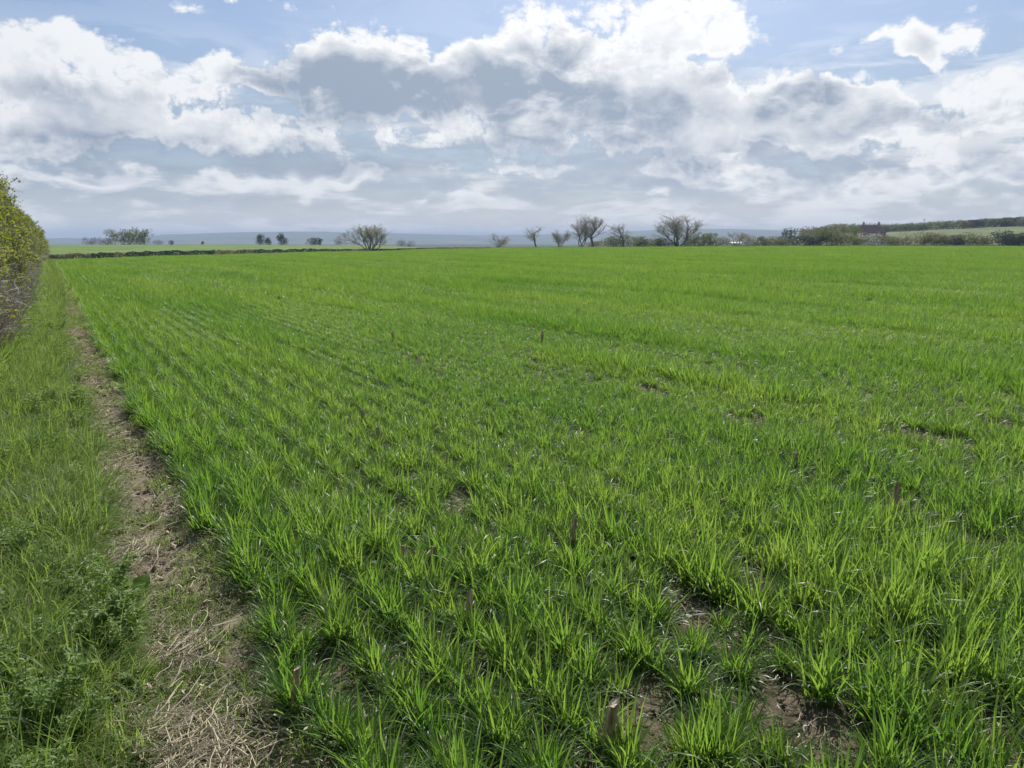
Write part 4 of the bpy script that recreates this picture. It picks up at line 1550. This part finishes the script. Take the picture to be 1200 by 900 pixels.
def build_hedge():
    rng = np.random.default_rng(60)
    s0, s1 = 7.0, 162.0
    ox, oy = st_to_xy(s0, -2.2)
    root = empty('hawthorn_hedge', (ox, oy, land1(ox, oy)))
    tag(root, 'tall leafy hawthorn hedge beside the path with bare grey stems at its foot', 'hedge')
    oz = root.location.z
    leafy = [spray('leafy_spray', 46, .42, .021, M_HEDGE, rng) for _ in range(6)]
    bare = [spray('bare_spray', 0, .55, .02, M_HEDGE, rng) for _ in range(4)]
    sparse = [spray('sparse_spray', 12, .65, .020, M_HEDGE, rng) for _ in range(3)]
    # outline of the hedge: (t, height) from the foot on the path side over the top to the back
    out_t = np.array([-.92, -.94, -.84, -.76, -.86, -1.15, -1.7, -2.3, -2.9, -3.3, -3.4])
    out_t = out_t - .02
    out_z = np.array([.05, .55, 1.1, 1.65, 2.2, 2.65, 2.95, 3.05, 2.9, 2.3, 1.1])
    cum = np.concatenate([[0], np.cumsum(np.hypot(np.diff(out_t), np.diff(out_z)))])

    def sample(n, sa, sb, rng):
        s = rng.uniform(sa, sb, n)
        q = rng.uniform(0, cum[-1] * .82, n)
        t, z = np.interp(q, cum, out_t), np.interp(q, cum, out_z)
        bulge = (fbm(s / 1.6, q / 1.2, 7, 3) - .5) * .75 + (fbm(s / 6, q / 3, 17, 2) - .5) * .5
        nx = np.interp(q, cum, [1, 1, 1, .95, .85, .6, .3, 0, -.4, -.9, -1])
        nz = np.sqrt(np.clip(1 - nx ** 2, 0, 1))
        depth = -np.abs(rng.normal(0, .16, n)) + rng.normal(0, .05, n)
        hs = 1 + .10 * (fbm(s / 5, s * 0, 27, 2) - .5)
        t2 = t + nx * (bulge + depth)
        z2 = np.clip(z * hs + nz * (bulge + depth), .05, None)
        return s, t2, z2, nx, nz, q
    P, Rz, Ti, Sc, Ix = [], [], [], [], []
    PB, RzB, TiB, ScB, IxB = [], [], [], [], []
    for (sa, sb, dens_, sc) in ((s0, 48, 95, 1.0), (48, 90, 42, 1.5), (90, s1, 20, 2.2)):
        n = int((sb - sa) * cum[-1] * .82 * dens_)
        s, t, z, nx, nz, q = sample(n, sa, sb, rng)
        x, y = st_to_xy(s, t)
        zz = land(x, y) + z
        # leaf thins out downwards; grey stems show at the foot
        leaf_p = np.clip((z - .20 - .7 * fbm(s / 1.5, s * 0, 37, 2)) / .6, .12, 1)
        lf = rng.random(n) < leaf_p
        face = math.atan2(TD[1], TD[0])
        rz = np.where(nx >= 0, face, face + math.pi) + rng.normal(0, .9, n)
        pitch = -np.arcsin(np.clip(nz * .8 + rng.normal(.35, .45, n), -.95, .99))
        pos = np.stack([x - ox, y - oy, zz - oz], -1)
        m = lf
        P.append(pos[m]); Rz.append(rz[m]); Ti.append(np.stack([rng.normal(0, .6, m.sum()), pitch[m]], -1)); Sc.append(sc * rng.uniform(.7, 1.15, m.sum())); Ix.append(rng.integers(0, len(leafy), m.sum()))
        m = ~lf
        up = -rng.uniform(.5, 1.4, m.sum())
        PB.append(pos[m]); RzB.append(rz[m]); TiB.append(np.stack([rng.normal(0, .3, m.sum()), up], -1)); ScB.append(sc * rng.uniform(.7, 1.3, m.sum())); IxB.append(rng.integers(0, len(bare), m.sum()))
    # twigs that stand out of the top
    n = 420
    s = np.concatenate([rng.uniform(14, 40, 260), rng.uniform(40, 110, n - 260)])
    t = rng.uniform(-2.6, -1.1, n)
    x, y = st_to_xy(s, t)
    z = np.interp(-t, [1.1, 1.7, 2.3, 2.6], [2.5, 2.9, 3.0, 2.9]) + rng.uniform(-.1, .45, n) + .35 * (fbm(s / 4, s * 0, 57, 2) > .5) + np.where(s < 34, rng.random(n) ** 2 * .75, 0)
    P.append(np.stack([x - ox, y - oy, land(x, y) + z - oz], -1)); Rz.append(rng.uniform(0, 6.28, n)); Ti.append(np.stack([rng.normal(0, .3, n), -rng.uniform(.4, 1.4, n)], -1))
    Sc.append(rng.uniform(.7, 1.3, n)); Ix.append(rng.integers(len(leafy), len(leafy) + len(sparse), n))
    scatter('foliage', leafy + sparse, np.concatenate(P), np.concatenate(Rz), np.concatenate(Sc), np.concatenate(Ix), np.concatenate(Ti), parent=root)
    scatter('bare_twigs', bare, np.concatenate(PB), np.concatenate(RzB), np.concatenate(ScB), np.concatenate(IxB), np.concatenate(TiB), parent=root)
    g = Geo()
    for s in np.arange(s0, s1, .28):
        t = rng.uniform(-2.7, -1.15)
        x, y = st_to_xy(s + rng.normal(0, .1), t)
        b0 = np.array([x - ox, y - oy, land1(x, y) - oz - .05])
        h = rng.uniform(1.6, 2.3)
        pts = [b0]
        d = np.array([rng.normal(0, .18), rng.normal(0, .18), 1.0])
        for i in range(5):
            d = d + np.array([rng.normal(0, .16), rng.normal(0, .16), 0])
            pts.append(pts[-1] + d / np.linalg.norm(d) * h / 5)
        g.tube(np.array(pts), np.linspace(.028, .006, 6) * rng.uniform(.5, 1.2), 5, .5)
    o = g.build('stems', M_BARK, root, smooth=True)
    o['kind'] = 'stuff'


build_hedge()


# dead bramble and tall dry stems at the hedge foot
def hedge_foot():
    rng = np.random.default_rng(64)
    pr = [spray('bramble_spray', 0, .6, .02, M_DRY, rng) for _ in range(3)] + [grass_tuft('dry_tuft', 30, .10, .25, .7, .006, .012, rng, 4, .8, M_DRY) for _ in range(3)]
    n = 4200
    s = 12 + 130 * rng.random(n) ** 1.6
    t = rng.normal(-.96, .12, n)
    x, y = st_to_xy(s, t)
    k = in_view(x, y)
    x, y, s = x[k], y[k], s[k]
    n = len(x)
    ix = np.where(rng.random(n) < .7, rng.integers(0, 3, n), rng.integers(3, 6, n))
    ti = np.stack([rng.normal(0, .25, n), np.where(ix < 3, -rng.uniform(.5, 1.4, n), rng.normal(0, .2, n))], -1)
    scatter('dead_bramble', pr, np.stack([x, y, land(x, y) + .02 + .5 * rng.random(n) ** 2], -1), rng.uniform(0, 6.28, n), rng.uniform(.6, 1.3, n), ix, ti, label='grey tangle of dead bramble and dry stems along the hedge foot')


hedge_foot()


# ------------------------------------------------------------------ farmhouse, shed, pole, post
M_BRICK = plain_mat('old_brick', (.30, .185, .155), (.40, .25, .21), 1.2, .9, 6)
M_ROOF = plain_mat('roof_tile', (.24, .165, .15), (.32, .225, .205), 1.5, .85, 5)
M_FRAME = plain_mat('white_paint', (.6, .6, .58), (.7, .7, .68), 2, .6)
M_GLASS = plain_mat('window_glass', (.02, .025, .03), (.04, .045, .05), 1, .1, spec=.6)
M_WHITE = plain_mat('white_render', (.46, .46, .45), (.58, .58, .56), .8, .8)
M_POST = plain_mat('weathered_post', (.16, .14, .115), (.28, .25, .21), 8, .9, 4, .4, .1, (1, 1, .2))
M_STEEL = plain_mat('steel_sheet', (.20, .21, .22), (.28, .29, .30), 2, .5)


def farmhouse():
    dist = 372
    x, y = polar(1022.5, dist)
    root = empty('farmhouse', (x, y, land1(x, y) - .2), -pix_az(1022) * .6)
    root.scale = (.82, .82, .93)
    tag(root, 'purplish brick farmhouse with two chimneys half hidden behind the field hedge', 'house')
    W, Dp, E, H = 5.6, 3.4, 5.0, 8.0          # half width, half depth, eaves, ridge
    g = Geo()
    # walls with a gable at one end, hip at the other
    g.add([(-W, -Dp, 0), (W, -Dp, 0), (W, Dp, 0), (-W, Dp, 0), (-W, -Dp, E), (W, -Dp, E), (W, Dp, E), (-W, Dp, E), (-W, 0, H - .15)],
          [(0, 1, 5, 4), (1, 2, 6, 5), (2, 3, 7, 6), (3, 0, 4, 8, 7)])
    g.build('wall', M_BRICK, root)
    r = Geo()
    o, th = .35, .14
    a, c = -W - .25, W + o
    hip = W - 3.0
    low = E - .25
    A = [(a, -Dp - o, low), (c, -Dp - o, low), (c, Dp + o, low), (a, Dp + o, low), (a, 0, H), (hip, 0, H)]
    B = [(q[0], q[1], q[2] + th) for q in A]
    r.add(A + B, [(0, 4, 5, 1), (1, 5, 2), (2, 5, 4, 3), (6, 7, 11, 10), (7, 8, 11), (8, 9, 10, 11), (0, 1, 7, 6), (1, 2, 8, 7), (2, 3, 9, 8), (0, 6, 10, 4), (3, 4, 10, 9)])
    rf = r.build('roof', M_ROOF, root)
    for cx in (-W + .55, hip - .3):
        k = Geo()
        k.box(cx - .48, cx + .48, -.42, .42, H - .9, H + 1.15)
        k.box(cx - .56, cx + .56, -.5, .5, H + 1.153, H + 1.32)
        for q in (-.24, .24):
            k.tube(np.array([[cx + q, 0, H + 1.3], [cx + q, 0, H + 1.75]]), [.13, .11], 8)
        k.build('chimney', M_BRICK, rf)
    for zz in (1.0, 3.2):
        for xx in (-3.9, -1.4, 1.4, 3.9):
            if zz < 2 and xx == 1.4:
                continue
            f = Geo()
            for (x0, x1, z0, z1) in ((-.55, .55, 0, .08), (-.55, .55, 1.22, 1.3), (-.55, -.47, .083, 1.217), (.47, .55, .083, 1.217), (-.03, .03, .083, 1.217)):
                f.box(xx + x0, xx + x1, -Dp - .06, -Dp + .05, zz + z0, zz + z1)
            w = f.build('window', M_FRAME, root)
            p = Geo()
            p.box(xx - .465, xx + .465, -Dp - .02, -Dp + .03, zz + .085, zz + 1.215)
            p.build('pane', M_GLASS, w)
            s = Geo()
            s.box(xx - .65, xx + .65, -Dp - .14, -Dp + .02, zz - .09, zz - .003)
            s.build('sill', M_WHITE, w)
    d = Geo()
    d.box(.9, 1.9, -Dp - .05, -Dp + .02, .2, 2.25)
    dr = d.build('door', M_POST, root)
    k = Geo()
    k.box(1.72, 1.8, -Dp - .11, -Dp - .053, 1.2, 1.28)
    k.build('handle', M_STEEL, dr)


farmhouse()


def shed():
    dist = 318
    x, y = polar(862, dist)
    root = empty('white_shed', (x, y, land1(x, y) - .1), -pix_az(862))
    root.scale = (.8, .8, .62)
    tag(root, 'small white shed glimpsed through gaps in the far field hedge', 'shed')
    g = Geo()
    g.add([(-2.6, -1.6, 0), (2.6, -1.6, 0), (2.6, 1.6, 0), (-2.6, 1.6, 0), (-2.6, -1.6, 2.3), (2.6, -1.6, 2.3), (2.6, 1.6, 2.3), (-2.6, 1.6, 2.3), (-2.6, 0, 3.0), (2.6, 0, 3.0)],
          [(0, 1, 5, 4), (1, 2, 6, 9, 5), (2, 3, 7, 6), (3, 0, 4, 8, 7)])
    g.build('wall', M_WHITE, root)
    r = Geo()
    for sgn in (-1, 1):
        r.add([(-2.8, sgn * 1.85, 2.22), (2.8, sgn * 1.85, 2.22), (2.8, 0, 3.06), (-2.8, 0, 3.06), (-2.8, sgn * 1.85, 2.3), (2.8, sgn * 1.85, 2.3), (2.8, 0, 3.14), (-2.8, 0, 3.14)],
              [(0, 1, 2, 3), (4, 7, 6, 5), (0, 4, 5, 1), (1, 5, 6, 2), (3, 2, 6, 7), (0, 3, 7, 4)])
    r.build('roof', M_STEEL, root)
    d = Geo()
    d.box(-.6, .6, -1.66, -1.58, .1, 2.05)
    d.build('door', M_POST, root)


shed()


def telegraph_pole():
    dist = 500
    x, y = polar(1080.6, dist)
    root = empty('telegraph_pole', (x, y, land1(x, y) - .3), -pix_az(1080))
    tag(root, 'dark wooden telegraph pole standing in front of the ridge wood', 'pole')
    g = Geo()
    g.tube(np.array([[0, 0, 0], [0, 0, 4.5], [.03, 0, 9.0]]), [.17, .15, .12], 8)
    g.build('post', M_BARK_D, root)
    c = Geo()
    c.box(-.9, .9, -.2, -.1, 8.3, 8.45)
    cr = c.build('crossarm', M_BARK_D, root)
    for q in (-.75, -.35, .35, .75):
        i = Geo()
        i.tube(np.array([[q, -.15, 8.45], [q, -.15, 8.55], [q, -.15, 8.65]]), [.03, .05, .03], 6)
        i.build('insulator', M_WHITE, cr)


telegraph_pole()


def field_post(u, h, label):
    dist = float(edge_dist(pix_az(u))) + .3
    x, y = polar(u, dist)
    g = Geo()
    g.tube(np.array([[0, 0, -.3], [.02, 0, h * .5], [.03, .01, h - .06], [.03, .01, h]]), [.075, .07, .065, .04], 8)
    o = g.build('wooden_post', M_POST, smooth=False)
    o.location = (x, y, land1(x, y))
    tag(o, label, 'post')


field_post(884.5, 1.55, 'grey wooden post at the wheat edge before an olive bush')
field_post(1059, 1.3, 'short pale wooden post at the wheat edge by the dry grass strip')

# ------------------------------------------------------------------ air
def build_haze():
    g = Geo()
    g.box(-13000, 13000, -13000, 13000, -60, 94)
    m, bb, o = new_mat('haze')
    pv = bb.node('ShaderNodeVolumePrincipled')
    pv.inputs['Color'].default_value = (.60, .75, 1.0, 1)
    pv.inputs['Density'].default_value = HAZE
    pv.inputs['Anisotropy'].default_value = 0.0
    m.node_tree.links.new(pv.outputs[0], o.inputs['Volume'])
    h = g.build('haze', m)
    h['kind'] = 'stuff'


HAZE = 2.1e-4
build_haze()
